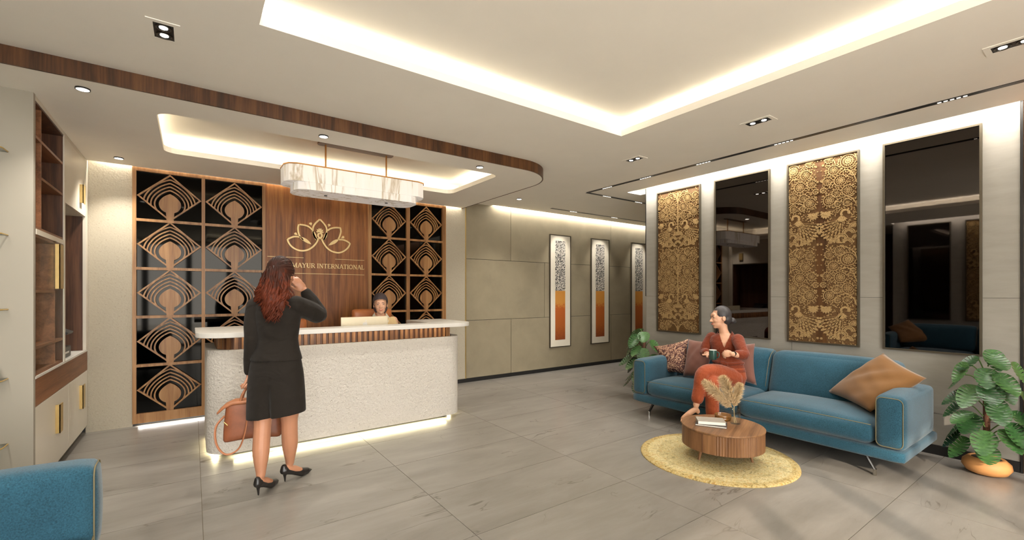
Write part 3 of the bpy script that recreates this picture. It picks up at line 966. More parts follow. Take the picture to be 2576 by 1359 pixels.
# printer standing in the niche
t = thing('printer', 'black office printer with tilted control panel in the walnut niche', 'printer', (-1.02, 5.60, .873))
M['plastic'] = plain('black_plastic', (28, 28, 30), .38)
obj('paper_tray', box(-.10, .10, -.15, .17, 0, .10, .008, 2), M['plastic'], t)
obj('body', box(-.10, .05, -.15, .17, .101, .21, .012, 2), M['plastic'], t)
bm = box(-.07, .10, -.10, .12, -.012, .012, .005, 2)
o = obj('control_panel', bm, M['plastic'], t, (.03, 0, .262), (0, R(24), 0))
bm = bmesh.new()
for i in range(3):
    for j in range(4): bx(bm, -.03 + i * .03, -.012 + i * .03, -.07 + j * .04, -.045 + j * .04, .012, .015)
obj('key_pad', bm, M['chrome_dark'], o)
obj('scanner_lid', box(-.10, -.04, -.13, .15, .21, .33, .01, 2), M['plastic'], t)
o = obj('paper_slot', box(.1005, .103, -.08, .08, .04, .055), M['white_top'], t)

# dry twig in the shelf
t = thing('dry_branch', 'thin bare twig leaning in a dark shelf compartment', 'branch', (-1.0, 4.62, 1.478))
M['twig'] = plain('twig_bark', (118, 84, 58), .8)
bm = bmesh.new(); tube(bm, [(0, -.09, 0), (.0, -.05, .10), (.01, .03, .17), (.0, .09, .215), (0, .15, .23), (0, .20, .262)], [.005, .0045, .004, .0035, .003, .0015], 6); obj('main_twig', bm, M['twig'], t)
bm = bmesh.new(); tube(bm, [(.005, .0, .145), (.0, -.01, .22), (.0, -.04, .30)], [.0035, .003, .0015], 6); obj('side_twig', bm, M['twig'], t)

# glass shelves on the return wall
M['gold_edge'] = plain('gold_edge', (192, 160, 96), .35, metal=.5)
for k, (z, nm) in enumerate(((2.405, 'topmost'), (1.844, 'second'), (1.345, 'middle'), (.879, 'fourth'), (.439, 'lowest'))):
    t = thing('glass_shelf', '%s gold-edged glass shelf at the left picture edge' % nm, 'shelf', (0, 0, z), 0, 'gold-edged wall shelves')
    out = rrect(-2.4, -1.008, 4.255, 4.405, (0, .055, 0, 0), 6)
    bm = bmesh.new(); poly(bm, out, [], -.006, .006); obj('pane', fixn(bm), M['glass'], t)
    edge = [p for p in out[:-1]]
    bm = bmesh.new(); tube(bm, [(*p, 0) for p in edge], .0045, 6); obj('gold_rim', bm, M['gold_edge'], t)
bm = bmesh.new(); lathe(bm, [(0, 0), (.028, 0), (.03, .01), (.03, .055), (.012, .07), (.012, .085), (0, .085)], 16)
tag(obj('glass_bottle', fixn(bm), plain('blue_grey_glass', (96, 112, 132), .2), None, (-1.055, 4.32, .887), smooth=True), 'small blue grey bottle on the fourth glass shelf', 'bottle')

# ================================================================== sofas
def puff(x0, x1, y0, y1, z0, z1, r=.05, n=10, crown=(0, 0, 0), only_top=False, warp=None):
    bm = bmesh.new()
    bmesh.ops.create_cube(bm, size=2)
    bmesh.ops.subdivide_edges(bm, edges=bm.edges[:], cuts=n, use_grid_fill=True)
    h = Vector(((x1 - x0) / 2, (y1 - y0) / 2, (z1 - z0) / 2)); c = Vector(((x0 + x1) / 2, (y0 + y1) / 2, (z0 + z1) / 2))
    r = min(r, h.x * .98, h.y * .98, h.z * .98)
    for v in bm.verts:
        u = Vector([math.sin(PI / 2 * max(-1, min(1, k))) for k in v.co])
        q = Vector((u.x * h.x, u.y * h.y, u.z * h.z))
        cc = Vector([max(-(h[i] - r), min(h[i] - r, q[i])) for i in range(3)])
        d = q - cc
        if d.length > 1e-9: q = cc + d.normalized() * r
        for i in range(3):
            j, k = (i + 1) % 3, (i + 2) % 3
            s = 1 if u[i] > .98 else (-1 if u[i] < -.98 else 0)
            w = max(0, abs(u[i]) - .6) / .4
            if only_top and i == 2 and u[2] < 0: w = 0
            q[i] += math.copysign(crown[i], u[i]) * w * (1 - u[j] ** 2) * (1 - u[k] ** 2) if crown[i] else 0
        p = q + c
        if warp: p = warp(p, u)
        v.co = p
    return bm
def rect_loop(x0, x1, z0, z1, y, r=.03, n=5):
    return [(p[0], y, p[1]) for p in rrect(x0, x1, z0, z1, r, n)]
def closed_tube(bm, pts, r, n=6):
    pts = [Vector(p) for p in pts]
    m = len(pts); rings = []
    nrm = Vector((0, 0, 0))
    for i in range(m): nrm += pts[i].cross(pts[(i + 1) % m])
    nrm.normalize()
    for i, p in enumerate(pts):
        tt = (pts[(i + 1) % m] - pts[i - 1]).normalized()
        ax = nrm; ay = tt.cross(ax).normalized()
        rings.append(ring(bm, p, ax, ay, r, r, n))
    for i in range(m): bridge(bm, rings[i], rings[(i + 1) % m])
def sofa(label, L, seats, loc, rotz, name='sofa', group=None, cat='sofa'):
    """front towards local -y, local y 0..D from front to back, x centred"""
    t = thing(name, label, cat, loc, rotz, group)
    D, AW = .985, .19
    h = L / 2
    T = M['teal']
    obj('base', puff(-h, h, 0.0, D, .150, .243, .03, 8), T, t, smooth=True)
    for s in (-1, 1):
        xa, xb = (h - AW, h) if s > 0 else (-h, -h + AW)
        ar = obj('arm', puff(xa, xb, .004, D - .10, .244, .655, .045, 10, (.012, .012, .02)), T, t, smooth=True)
        bm = bmesh.new(); closed_tube(bm, rect_loop(xa + .012, xb - .012, .262, .642, .010, .04), .0032); obj('piping', bm, M['piping'], ar, smooth=True)
    w = (L - 2 * AW) / seats
    for k in range(seats):
        a, b = -h + AW + k * w, -h + AW + (k + 1) * w
        se = obj('seat_cushion', puff(a + .003, b - .003, -.005, .70, .244, .425, .07, 12, (.0, .022, .045), True), T, t, smooth=True)
        bm = bmesh.new()
        q = [(a + .02 + (b - a - .04) * i / 20, .008 - .013 * math.sin(PI * i / 20), .411 + .010 * math.sin(PI * i / 20)) for i in range(21)]
        tube(bm, q, .003, 6); obj('piping', bm, M['piping'], se, smooth=True)
        lean = lambda p, u: Vector((p.x, p.y + (p.z - .40) * .30, p.z))
        bk = obj('back_cushion', puff(a + .003, b - .003, .60, .84, .36, .835, .075, 12, (0, .03, .012), False, lean), T, t, smooth=True)
        bm = bmesh.new()
        q = [(b - .006, .605 + (z - .40) * .30 + dy, z) for z, dy in ((.46, -.012), (.55, -.016), (.65, -.016), (.74, -.012), (.80, .02), (.828, .07))]
        if k < seats - 1: tube(bm, q, .003, 6); obj('piping', bm, M['piping'], bk, smooth=True)
        else: bm.free()
    obj('back_frame', puff(-h + .03, h - .03, D - .14, D, .244, .60, .04, 8), T, t, smooth=True)
    for s in (-1, 1):
        for y in (.07, D - .12):
            x = s * (h - .20)
            bm = bmesh.new(); tube(bm, [(x, y, .0), (x, y, .045), (x - s * .055, y, .15)], [.010, .011, .013], 8, flat=1.6)
            lg = obj('leg', fixn(bm), M['black'], t)
            bm = bmesh.new(); tube(bm, [(x, y, 0), (x, y, .050)], .0125, 10, flat=1.6); obj('foot_cap', fixn(bm), M['chrome'], lg)
            bm = bmesh.new(); bx(bm, x - s * .09 - .04, x - s * .09 + .04, y - .02, y + .02, .142, .150); obj('leg_plate', bm, M['black'], t)
    return t
SOFA = sofa('long teal two-seat sofa against the stone wall under the carved panels', 2.56, 2, (4.362, 2.28, 0), -PI / 2)
S2 = dup(SOFA, (-.36, 1.70, 0), PI / 2, 'teal sofa arm at the lower left picture edge')
for c in S2.children:
    if c.name.startswith('seat_cushion'): c.location.z = -.07

# pillows as bilinear patches with puff
def pillow(corners, th, n=14, pinch=.10, wr=0, seed=1):
    c = [Vector(p) for p in corners]   # a b c d round the edge
    nrm = (c[2] - c[0]).cross(c[3] - c[1]).normalized()
    rnd = random.Random(seed); ph = [rnd.random() * 6 for _ in range(6)]
    bm = bmesh.new()
    g = {}
    for side in (1, -1):
        for i in range(n + 1):
            for j in range(n + 1):
                if side < 0 and (i in (0, n) or j in (0, n)):
                    g[-1, i, j] = g[1, i, j]; continue
                u, v = i / n, j / n
                U, V = 2 * u - 1, 2 * v - 1
                # edges pull in between the corners
                pu = U * (1 - pinch * (1 - V * V)); pv = V * (1 - pinch * (1 - U * U))
                a, b = (pu + 1) / 2, (pv + 1) / 2
                p = c[0] * (1 - a) * (1 - b) + c[1] * a * (1 - b) + c[2] * a * b + c[3] * (1 - a) * b
                e = max(0, (1 - U * U) * (1 - V * V))
                z = th / 2 * e ** .42
                z += wr * e ** .25 * (math.sin(7 * U + 4 * V + ph[0]) * .5 + math.sin(13 * V - 5 * U + ph[1]) * .3 + math.sin(9 * (U + V) + ph[2]) * .3)
                g[side, i, j] = bm.verts.new(p + nrm * z * side)
    for side in (1, -1):
        for i in range(n):
            for j in range(n):
                q = [g[side, i, j], g[side, i + 1, j], g[side, i + 1, j + 1], g[side, i, j + 1]]
                bm.faces.new(q if side > 0 else q[::-1])
    return fixn(bm)
M['orange_cloth'] = fabric('ochre_linen', (116, 80, 40), .12, 400, .8, .2, .3)
M['mauve_cloth'] = fabric('mauve_linen', (118, 78, 66), .12, 400, .8, .2, .3)
def brocade():
    m, nt, b = mat_base('maroon_gold_brocade')
    v = coords(nt)
    f = noise(nt, v, 9, 3, .6, 2.2)
    ab = N(nt, 'ShaderNodeMath', operation='SUBTRACT'); ab.inputs[1].default_value = .5; nt.links.new(f, ab.inputs[0])
    a2 = N(nt, 'ShaderNodeMath', operation='ABSOLUTE'); nt.links.new(ab.outputs[0], a2.inputs[0])
    g = noise(nt, v, 95, 2, .6)
    a3 = N(nt, 'ShaderNodeMath', operation='MULTIPLY_ADD'); a3.inputs[1].default_value = .22; nt.links.new(g, a3.inputs[0]); nt.links.new(a2.outputs[0], a3.inputs[2])
    c = ramp(nt, a3.outputs[0], [(.115, lin((206, 172, 140))), (.145, lin((150, 104, 84))), (.19, lin((78, 44, 42)))])
    nt.links.new(c, b.inputs['Base Color']); b.inputs['Roughness'].default_value = .7
    bump(nt, b, g, .2, .002)
    return m
M['brocade'] = brocade()
def put_pillow(label, corners, th, m, group='throw pillows on the teal sofa', **kw):
    c0 = sum((Vector(p) for p in corners), Vector()) / 4
    me = newmesh(pillow([Vector(p) - c0 for p in corners], th, **kw), 'throw_pillow', True)
    o = obj('throw_pillow', me, M[m], None, c0)
    return tag(o, label, 'pillow', group)
put_pillow('ochre linen throw pillow slumped against the near sofa arm', PIL_O, .20, 'orange_cloth', n=20, wr=.010, seed=3, pinch=.06)
put_pillow('ochre linen pillow on the sofa at the left picture edge', [(-.47 - p[0] + 4.362, 3.98 - p[1], p[2]) for p in PIL_O], .20, 'orange_cloth', n=20, wr=.010, seed=3, pinch=.06)
put_pillow('maroon and gold brocade pillow in the far sofa corner', PIL_B, .17, 'brocade', n=16, seed=5)
put_pillow('dusty mauve pillow tucked beside the brocade one', PIL_M, .15, 'mauve_cloth', n=16, wr=.008, seed=7)
put_pillow("dusty mauve pillow behind the seated woman's left elbow", PIL_M2, .15, 'mauve_cloth', n=16, wr=.008, seed=9)

# ================================================================== wall panels and mirrors on the sofa wall
XP = 5.449
def framed(name, label, cat, y0, y1, z0, z1, group=None):
    """frame bars; local: y to the right seen from the room is -y world; object in world coords relative to its base point"""
    t = thing(name, label, cat, (XP, (y0 + y1) / 2, z0), 0, group)
    h, H = (y1 - y0) / 2, z1 - z0
    fw, fd = .016, .030
    for a in ((-h, -h + fw, 0, H), (h - fw, h, 0, H), (-h + fw, h - fw, 0, fw), (-h + fw, h - fw, H - fw, H)):
        obj('frame_bar', box(-fd, 0, *a), M['bronze'], t)
    return t, h - fw, H, fw
for lab, y0, y1 in (('tall bronze-tinted mirror behind the seated woman', 2.445, 3.121), ('tall bronze-tinted mirror beside the potted monstera', .740, 1.408)):
    t, h, H, fw = framed('wall_mirror', lab, 'mirror', y0, y1, .917, 2.895, 'tinted wall mirrors')
    obj('mirror_pane', box(-.016, -.002, -h, h, fw, H - fw), M['mirror'], t)
dup(t, (-1.448, 2.445, .917), PI, 'dark mirror of the opposite wall, seen reflected in the right mirror')

def carving(h, H, off, ph, seed):
    bm = bmesh.new()
    rnd = random.Random(seed)
    P_, Q_ = .67, 1.0
    fw = .016
    def ok(x, y, r): return -h + r * .6 < x < h - r * .6 and fw + r * .6 < y < H - fw - r * .6
    lvl = [0]
    def z():
        lvl[0] = (lvl[0] + 1) % 7
        return .006 + lvl[0] * .0002
    def disc(x, y, r, n=8, zz=.007):
        if not ok(x, y, r): return
        poly(bm, [(x + r * math.cos(2 * PI * k / n), y + r * math.sin(2 * PI * k / n)) for k in range(n)], [], 0, zz + z() - .006)
    def leafp(x, y, an, L, w):
        d = Vector((math.cos(an), math.sin(an))); n_ = Vector((-d.y, d.x)); a = Vector((x, y))
        m_ = a + d * L * .55; e = a + d * L
        if not ok(m_.x, m_.y, L * .5): return
        poly(bm, [tuple(a), tuple(m_ - n_ * w / 2), tuple(e), tuple(m_ + n_ * w / 2)], [], 0, z())
    def annul(x, y, r, w, a0=0, a1=360, n=22):
        pts = [(x + r * math.cos(R(a0 + (a1 - a0) * k / n)), y + r * math.sin(R(a0 + (a1 - a0) * k / n))) for k in range(n + 1)]
        pts = [p for p in pts if ok(*p, .008)]
        if len(pts) > 2: ribbon(bm, pts, w, 0, z() + .001)
    def line(pts, w):
        pts = [p for p in pts if ok(*p, .004)]
        if len(pts) > 1: ribbon(bm, pts, w, 0, z() + .001)
    def rosette(x, y, r):
        annul(x, y, r, .007, 20, 350)
        n = max(8, int(r * 260))
        for k in range(n):
            a = 2 * PI * k / n
            leafp(x + r * .80 * math.cos(a), y + r * .80 * math.sin(a), a + PI, r * .32, r * .22)
        n2 = max(6, int(r * 150))
        for k in range(n2):
            a = 2 * PI * k / n2 + .2
            leafp(x + r * .14 * math.cos(a), y + r * .14 * math.sin(a), a, r * .36, r * .26)
        disc(x, y, r * .14)
        for k in range(n + 2):
            a = 2 * PI * k / (n + 2)
            leafp(x + r * 1.10 * math.cos(a), y + r * 1.10 * math.sin(a), a + .5, r * .30, r * .20)
    ros = ((.080, .845, .066), (.205, .780, .050), (.262, .675, .042), (.146, .660, .056), (.080, .548, .052), (.180, .535, .040), (.243, .470, .056), (.085, .425, .036), (.150, .935, .045), (.245, .90, .040), (.300, .585, .026), (.035, .72, .026), (.170, .42, .026))
    ctr = []
    for iy in range(-1, 4):
        for ix in range(-2, 3):
            for s in (-1, 1):
                X = lambda x: off + ix * P_ + s * x
                Y = lambda y: ph + iy * Q_ + y
                for x, y, r in ros:
                    if ok(X(x), Y(y), r * .5): rosette(X(x), Y(y), r)
                    ctr.append((X(x), Y(y), r * 1.30))
                # stems to the trunk
                line([(X(q.x), Y(q.y)) for q in catmull([(.0, .36, 0), (.03, .44, 0), (.09, .49, 0), (.16, .47, 0), (.19, .44, 0)], 6)], .008)
                line([(X(q.x), Y(q.y)) for q in catmull([(.0, .60, 0), (.03, .69, 0), (.06, .74, 0), (.10, .76, 0), (.15, .74, 0)], 6)], .008)
                line([(X(q.x), Y(q.y)) for q in catmull([(.0, .80, 0), (.02, .90, 0), (.08, .96, 0), (.13, .98, 0)], 6)], .008)
                # peacock: neck curl, body, tail fan
                annul(X(.105), Y(.318), .034, .020, -40 if s > 0 else 220, 200 if s > 0 else -20)
                disc(X(.072), Y(.318), .014, 8)
                for k in range(7):
                    a = R(200 + 22 * k)
                    leafp(X(.135), Y(.275), a if s > 0 else PI - a, .055, .022)
                disc(X(.135), Y(.262), .032, 10)
                ctr.append((X(.12), Y(.29), .065))
                for row in range(7):
                    rr = .055 + row * .030
                    for k in range(3 + row):
                        a = R(-12 - 74 * (k + .5) / (3 + row))
                        px, py = X(.130 + rr * math.cos(a) * 1.0), Y(.262 + rr * math.sin(a))
                        an = a if s > 0 else PI - a
                        leafp(px - .012 * math.cos(an), py - .012 * math.sin(an), an, .032, .017 + .001 * row)
                for k in range(9):
                    a = R(-8 - 82 * k / 8)
                    line([(X(.130 + q * math.cos(a)), Y(.262 + q * math.sin(a))) for q in (.05, .14, .235)], .0035)
                for k in range(9):
                    a = R(-8 - 84 * k / 8)
                    disc(X(.130 + .256 * math.cos(a) * .86), Y(.262 + .256 * math.sin(a) * .92), .013, 8)
                for q in (.09, .15, .20): ctr.append((X(.130 + q * .75), Y(.262 - q * .66), .075))
                # lotus
                for k in range(9):
                    a = R(-200 + 27.5 * k)
                    leafp(X(.275), Y(.335), a if s > 0 else PI - a, .060, .026)
                disc(X(.275), Y(.338), .020, 10)
                ctr.append((X(.275), Y(.33), .06))
                # scallop base
                for x, y, r in ((0, .050, .045), (.02, .165, .050), (.075, .105, .055), (.135, .055, .055), (.20, .015, .050), (.085, .01, .05)):
                    for q in (1, .74, .5): annul(X(x), Y(y), r * q, .008, 0, 180, 14)
                    for k in range(9):
                        a = PI * (k + .5) / 9
                        leafp(X(x + r * .56 * math.cos(a)), Y(y + r * .56 * math.sin(a)), a if s > 0 else PI - a, r * .16, r * .12)
                    ctr.append((X(x), Y(y + .02), r))
                # dots and stars along the dark seam
                for k in range(14):
                    y = .30 + .055 * k; x = .318 if k % 2 else .302
                    if k % 3 == 1:
                        for q in range(6): leafp(X(x), Y(y), R(60 * q + 8), .015, .007)
                    else: disc(X(x), Y(y), .0055, 7)
            line([(off + ix * P_, ph + iy * Q_ + .21 + .05 * k) for k in range(15)], .012)
    # filler leaves in what is left of the foliage
    tries = 0; put = []
    while tries < 6000:
        tries += 1
        x, y = rnd.uniform(-h, h), rnd.uniform(.02, H - .02)
        fx = abs(((x - off + P_ / 2) % P_) - P_ / 2)
        fy = (y - ph) % Q_
        if fx > .285 or fy < .20 and fx > .16: continue
        if any((x - a) ** 2 + (y - b) ** 2 < (r * .98) ** 2 for a, b, r in ctr): continue
        if any((x - a) ** 2 + (y - b) ** 2 < .00011 for a, b in put): continue
        put.append((x, y))
        if rnd.random() < .3: disc(x, y, .006, 7)
        else: leafp(x, y, rnd.random() * 6.28, .019, .010)
    bmesh.ops.transform(bm, matrix=Matrix(((0, 0, -1, 0), (-1, 0, 0, 0), (0, 1, 0, 0), (0, 0, 0, 1))), verts=bm.verts[:])
    return fixn(bm)
def carve_mat(name, light, dark, mode=None):
    m, nt, b = mat_base(name)
    v = coords(nt, (1, 1, 1))
    vo = N(nt, 'ShaderNodeTexVoronoi', i_Scale=74.0, feature='DISTANCE_TO_EDGE'); nt.links.new(v, vo.inputs['Vector'])
    e = ramp(nt, vo.outputs['Distance'], [(.03, lin(dark)), (.09, lin(light))])
    if mode is not None:      # board: filigree rosettes, plain along the dark seam
        v2 = N(nt, 'ShaderNodeTexVoronoi', i_Scale=30.0); nt.links.new(v, v2.inputs['Vector'])
        mu = N(nt, 'ShaderNodeMath', operation='MULTIPLY'); mu.inputs[1].default_value = 46.0; nt.links.new(v2.outputs['Distance'], mu.inputs[0])
        sn = N(nt, 'ShaderNodeMath', operation='SINE'); nt.links.new(mu.outputs[0], sn.inputs[0])
        fil = ramp(nt, sn.outputs[0], [(.25, lin(dark)), (.55, lin(light))])
        g = noise(nt, coords(nt, (6, 6, .6)), 2, 5, .6)
        base = ramp(nt, g, [(.35, lin((70, 45, 24))), (.6, lin((98, 66, 34)))])
        tc = N(nt, 'ShaderNodeTexCoord'); sp = N(nt, 'ShaderNodeSeparateXYZ'); nt.links.new(tc.outputs['Object'], sp.inputs[0])
        ab = N(nt, 'ShaderNodeMath', operation='ABSOLUTE'); nt.links.new(sp.outputs[1], ab.inputs[0])
        gt = N(nt, 'ShaderNodeMath', operation='GREATER_THAN' if mode == 'mid' else 'LESS_THAN'); gt.inputs[1].default_value = .05 if mode == 'mid' else .285
        nt.links.new(ab.outputs[0], gt.inputs[0])
        mx = N(nt, 'ShaderNodeMix', data_type='RGBA'); nt.links.new(gt.outputs[0], mx.inputs[0]); nt.links.new(base, mx.inputs['A']); nt.links.new(fil, mx.inputs['B'])
        e = mx.outputs['Result']
    nt.links.new(e, b.inputs['Base Color'])
    b.inputs['Roughness'].default_value = .6
    b.inputs['Specular IOR Level'].default_value = .25
    return m
M['carve'] = carve_mat('carved_light_wood', (172, 144, 98), (122, 92, 54))
M['board_edge'] = carve_mat('carved_board_edge', (126, 98, 60), (76, 50, 28), 'edge')
M['board_mid'] = carve_mat('carved_board_mid', (126, 98, 60), (76, 50, 28), 'mid')
for lab, y0, y1, off, z0 in (('narrow carved peacock panel nearest the corridor corner', 3.313, 3.986, 0, 2.09), ('carved peacock panel between the two tall mirrors', 1.594, 2.262, .318, 1.96)):
    t, h, H, fw = framed('carved_panel', lab, 'wall panel', y0, y1, .913, 2.897, 'carved peacock wall panels')
    obj('board', box(-.014, -.002, -h, h, fw, H - fw), M['board_mid' if off else 'board_edge'], t)
    o = obj('carving', carving(h, H, off, (z0 - .913) % 1.0 - 1.0, 4), M['carve'], t, (-.014, 0, 0))
    o['label'] = 'pale wood relief of peacocks, scrolls and rosettes'; o['kind'] = 'stuff'
dup(t, (-1.448, 1.575, .913), PI, 'carved panel of the opposite wall, seen reflected in the right mirror')

# ================================================================== framed pictures in the corridor
def hatch():
    m, nt, b = mat_base('black_white_print')
    v = coords(nt, (1, 1, 1))
    vo = N(nt, 'ShaderNodeTexVoronoi', i_Scale=105.0, distance='CHEBYCHEV')
    nt.links.new(v, vo.inputs['Vector'])
    sp = N(nt, 'ShaderNodeSeparateColor'); nt.links.new(vo.outputs['Color'], sp.inputs[0])
    nt.links.new(ramp(nt, sp.outputs[0], [(.50, lin((28, 26, 25))), (.54, lin((226, 220, 208)))]), b.inputs['Base Color'])
    b.inputs['Roughness'].default_value = .6
    return m
def amber():
    m, nt, b = mat_base('amber_print')
    tc = N(nt, 'ShaderNodeTexCoord'); sx_ = N(nt, 'ShaderNodeSeparateXYZ'); nt.links.new(tc.outputs['Generated'], sx_.inputs[0])
    f = noise(nt, coords(nt, (10, 10, 60)), 1.6, 5, .7)
    ma = N(nt, 'ShaderNodeMath', operation='MULTIPLY_ADD'); ma.inputs[1].default_value = .55; nt.links.new(f, ma.inputs[0]); nt.links.new(sx_.outputs[2], ma.inputs[2])
    nt.links.new(ramp(nt, ma.outputs[0], [(.22, lin((120, 52, 18))), (.55, lin((168, 88, 30))), (.95, lin((182, 92, 34))), (1.25, lin((204, 140, 60)))]), b.inputs['Base Color'])
    b.inputs['Roughness'].default_value = .6
    return m
M['hatch'], M['amber'] = hatch(), amber()
M['mat_board'] = plain('picture_mount', (226, 218, 200), .6, nz=.01)
for lab, x0 in (('tall framed picture nearest the reception desk in the corridor', 5.419), ('middle one of the three tall framed corridor pictures', 6.507), ('tall framed corridor picture partly hidden by the sofa wall', 7.737)):
    t = thing('framed_picture', lab, 'picture', (x0, 6.359, .436), 0, 'tall framed corridor pictures')
    w, H, f = .535, 2.131, .016
    for a in ((0, f, 0, H), (w - f, w, 0, H), (f, w - f, 0, f), (f, w - f, H - f, H)):
        obj('frame_bar', box(a[0], a[1], -.026, 0, a[2], a[3]), M['bronze'], t)
    obj('mount', box(f, w - f, -.014, 0, f, H - f), M['mat_board'], t)
    o = obj('upper_print', box(0, .252, -.002, 0, 0, .945), M['hatch'], t, (.139, -.014, 1.072)); o['label'] = 'black and white flecked print'
    o = obj('lower_print', box(0, .252, -.002, 0, 0, .930), M['amber'], t, (.139, -.014, .140)); o['label'] = 'burnt orange print fading upwards'

# ================================================================== rug and coffee table
def rug_mat():
    m, nt, b = mat_base('yellow_oriental_rug')
    tc = N(nt, 'ShaderNodeTexCoord')
    ln = N(nt, 'ShaderNodeVectorMath', operation='LENGTH'); nt.links.new(tc.outputs['Object'], ln.inputs[0])
    v = coords(nt)
    f = noise(nt, v, 20, 4, .7, 1.4); f2 = noise(nt, v, 7, 3, .6); f3 = noise(nt, v, 120, 2, .6)
    band = ramp(nt, ln.outputs['Value'], [(.0, lin((146, 140, 108))), (.22, lin((160, 150, 110))), (.235, lin((196, 172, 106))), (.27, lin((198, 186, 142))), (.46, lin((190, 178, 134))), (.475, lin((162, 152, 110))), (.50, lin((206, 194, 152))), (.570, lin((208, 196, 150))), (.582, lin((168, 138, 72))), (.64, lin((170, 138, 70)))])
    mot = ramp(nt, f, [(.36, lin((112, 104, 72))), (.44, lin((184, 166, 104))), (.51, lin((214, 204, 164))), (.58, lin((196, 166, 84))), (.66, lin((160, 126, 92)))])
    mx = N(nt, 'ShaderNodeMix', data_type='RGBA'); mx.inputs[0].default_value = .62
    nt.links.new(band, mx.inputs['A']); nt.links.new(mot, mx.inputs['B'])
    mx2 = N(nt, 'ShaderNodeMix', data_type='RGBA', blend_type='MULTIPLY'); mx2.inputs[0].default_value = .8
    nt.links.new(mx.outputs['Result'], mx2.inputs['A'])
    nt.links.new(ramp(nt, f3, [(.3, (.55, .5, .4)), (.7, (1, 1, 1))]), mx2.inputs['B'])
    nt.links.new(mx2.outputs['Result'], b.inputs['Base Color'])
    b.inputs['Roughness'].default_value = .95
    bump(nt, b, f3, .5, .004)
    return m
M['rug'] = rug_mat()
RUG = (3.78, 2.16)
bm = bmesh.new()
pr = [(0, .012), (.30, .012), (.60, .012), (.632, .010), (.640, .005), (.640, 0)]
rg = lathe(bm, pr, 72)
tag(obj('round_rug', fixn(bm), M['rug'], None, (RUG[0], RUG[1], .0005), smooth=True), 'round yellow oriental rug under the coffee table', 'rug')
TC = (3.78, 2.10); TZ = .300
t = thing('coffee_table', 'low round oak coffee table with fluted drum on short legs', 'table', (TC[0], TC[1], .0125))
z = TZ - .0125
bm = bmesh.new(); lathe(bm, [(0, z - .016), (.330, z - .016), (.336, z - .012), (.336, z - .003), (.333, z), (0, z)], 80); obj('table_top', fixn(bm), M['wood_table_top'], t, rot=(0, 0, R(20)))
bm = bmesh.new()
n = 384
def flr(k):
    a = (k / n * 360) % 360
    return .3305 - (.0045 * (0, .6, 1, .6)[k % 4] if (200 < a or a < 60) else 0)
rs = [[bm.verts.new((flr(k) * math.cos(2 * PI * k / n), flr(k) * math.sin(2 * PI * k / n), zz)) for k in range(n)] for zz in (.115, z - .016)]
bridge(bm, rs[0], rs[1]); bm.faces.new(rs[0][::-1])
obj('fluted_drum', fixn(bm), M['wood_table'], t)
bm = bmesh.new()
for a in (168, 171):
    bx(bm, 0, .001, 0, .001, 0, .001)
bm.free()
bm = bmesh.new(); tube(bm, [(.332 * math.cos(R(182)), .332 * math.sin(R(182)), .118), (.332 * math.cos(R(182)), .332 * math.sin(R(182)), z - .018)], .0028, 6); obj('door_seam', bm, M['wood_dark'], t)
for a in (158, 295, 45):
    c, s = math.cos(R(a)), math.sin(R(a))
    bm = bmesh.new(); tube(bm, [(.205 * c, .205 * s, .118), (.235 * c, .235 * s, 0)], [.017, .009], 12); obj('leg', bm, M['wood_table'], t, smooth=False)
# things on the table
M['grey_cover'] = plain('grey_book_cover', (168, 162, 150), .5, nz=.08, nscale=18)
M['dark_cover'] = plain('dark_book_cover', (62, 60, 60), .45, nz=.2, nscale=14)
M['pages'] = plain('book_pages', (232, 226, 212), .8, nz=.04, nscale=200)
def book(label, loc, rot, w, d, th, m):
    t = thing('book', label, 'book', loc, rot, 'books on the coffee table')
    bm = bmesh.new(); bx(bm, -w / 2, w / 2, -d / 2, d / 2, 0, .0025); bx(bm, -w / 2, w / 2, -d / 2, d / 2, th - .0025, th); bx(bm, -w / 2, -w / 2 + .0025, -d / 2, d / 2, .0025, th - .0025)
    obj('cover', bm, M[m], t)
    obj('pages', box(-w / 2 + .0026, w / 2 - .004, -d / 2 + .004, d / 2 - .004, .0026, th - .0026), M['pages'], t)
book('thin dark magazine lying under the grey book on the table', (3.70, 2.155, TZ + .0005), R(-62), .25, .165, .014, 'dark_cover')
book('thick pale grey book lying on top of the dark magazine', (3.705, 2.165, TZ + .0155), R(-50), .225, .150, .028, 'grey_cover')
M['amber_bowl'] = plain('brown_glazed_bowl', (120, 80, 34), .25, nz=.1, coat=.4)
bm = bmesh.new(); lathe(bm, [(0, 0), (.062, 0), (.068, .004), (.070, .022), (.067, .024), (.070, .027), (.071, .046), (.067, .048), (.060, .046), (.060, .012), (0, .010)], 36)
tag(obj('trinket_bowl', fixn(bm), M['amber_bowl'], None, (3.945, 2.185, TZ + .0005), smooth=True), 'ribbed brown glazed bowl behind the books', 'bowl')
VX, VY = 3.905, 2.05
bm = bmesh.new(); lathe(bm, [(0, 0), (.040, 0), (.042, .003), (.042, .145), (.0395, .145), (.0395, .006), (0, .006)], 32)
tag(obj('glass_vase', fixn(bm), M['glass'], None, (VX, VY, TZ + .0005), smooth=True), 'clear cylindrical glass vase holding dried grass', 'vase')
M['plume'] = plain('pampas_plume', (206, 182, 142), .9, nz=.25, nscale=60)
M['stalk'] = plain('pampas_stalk', (202, 178, 136), .7, nz=.1)
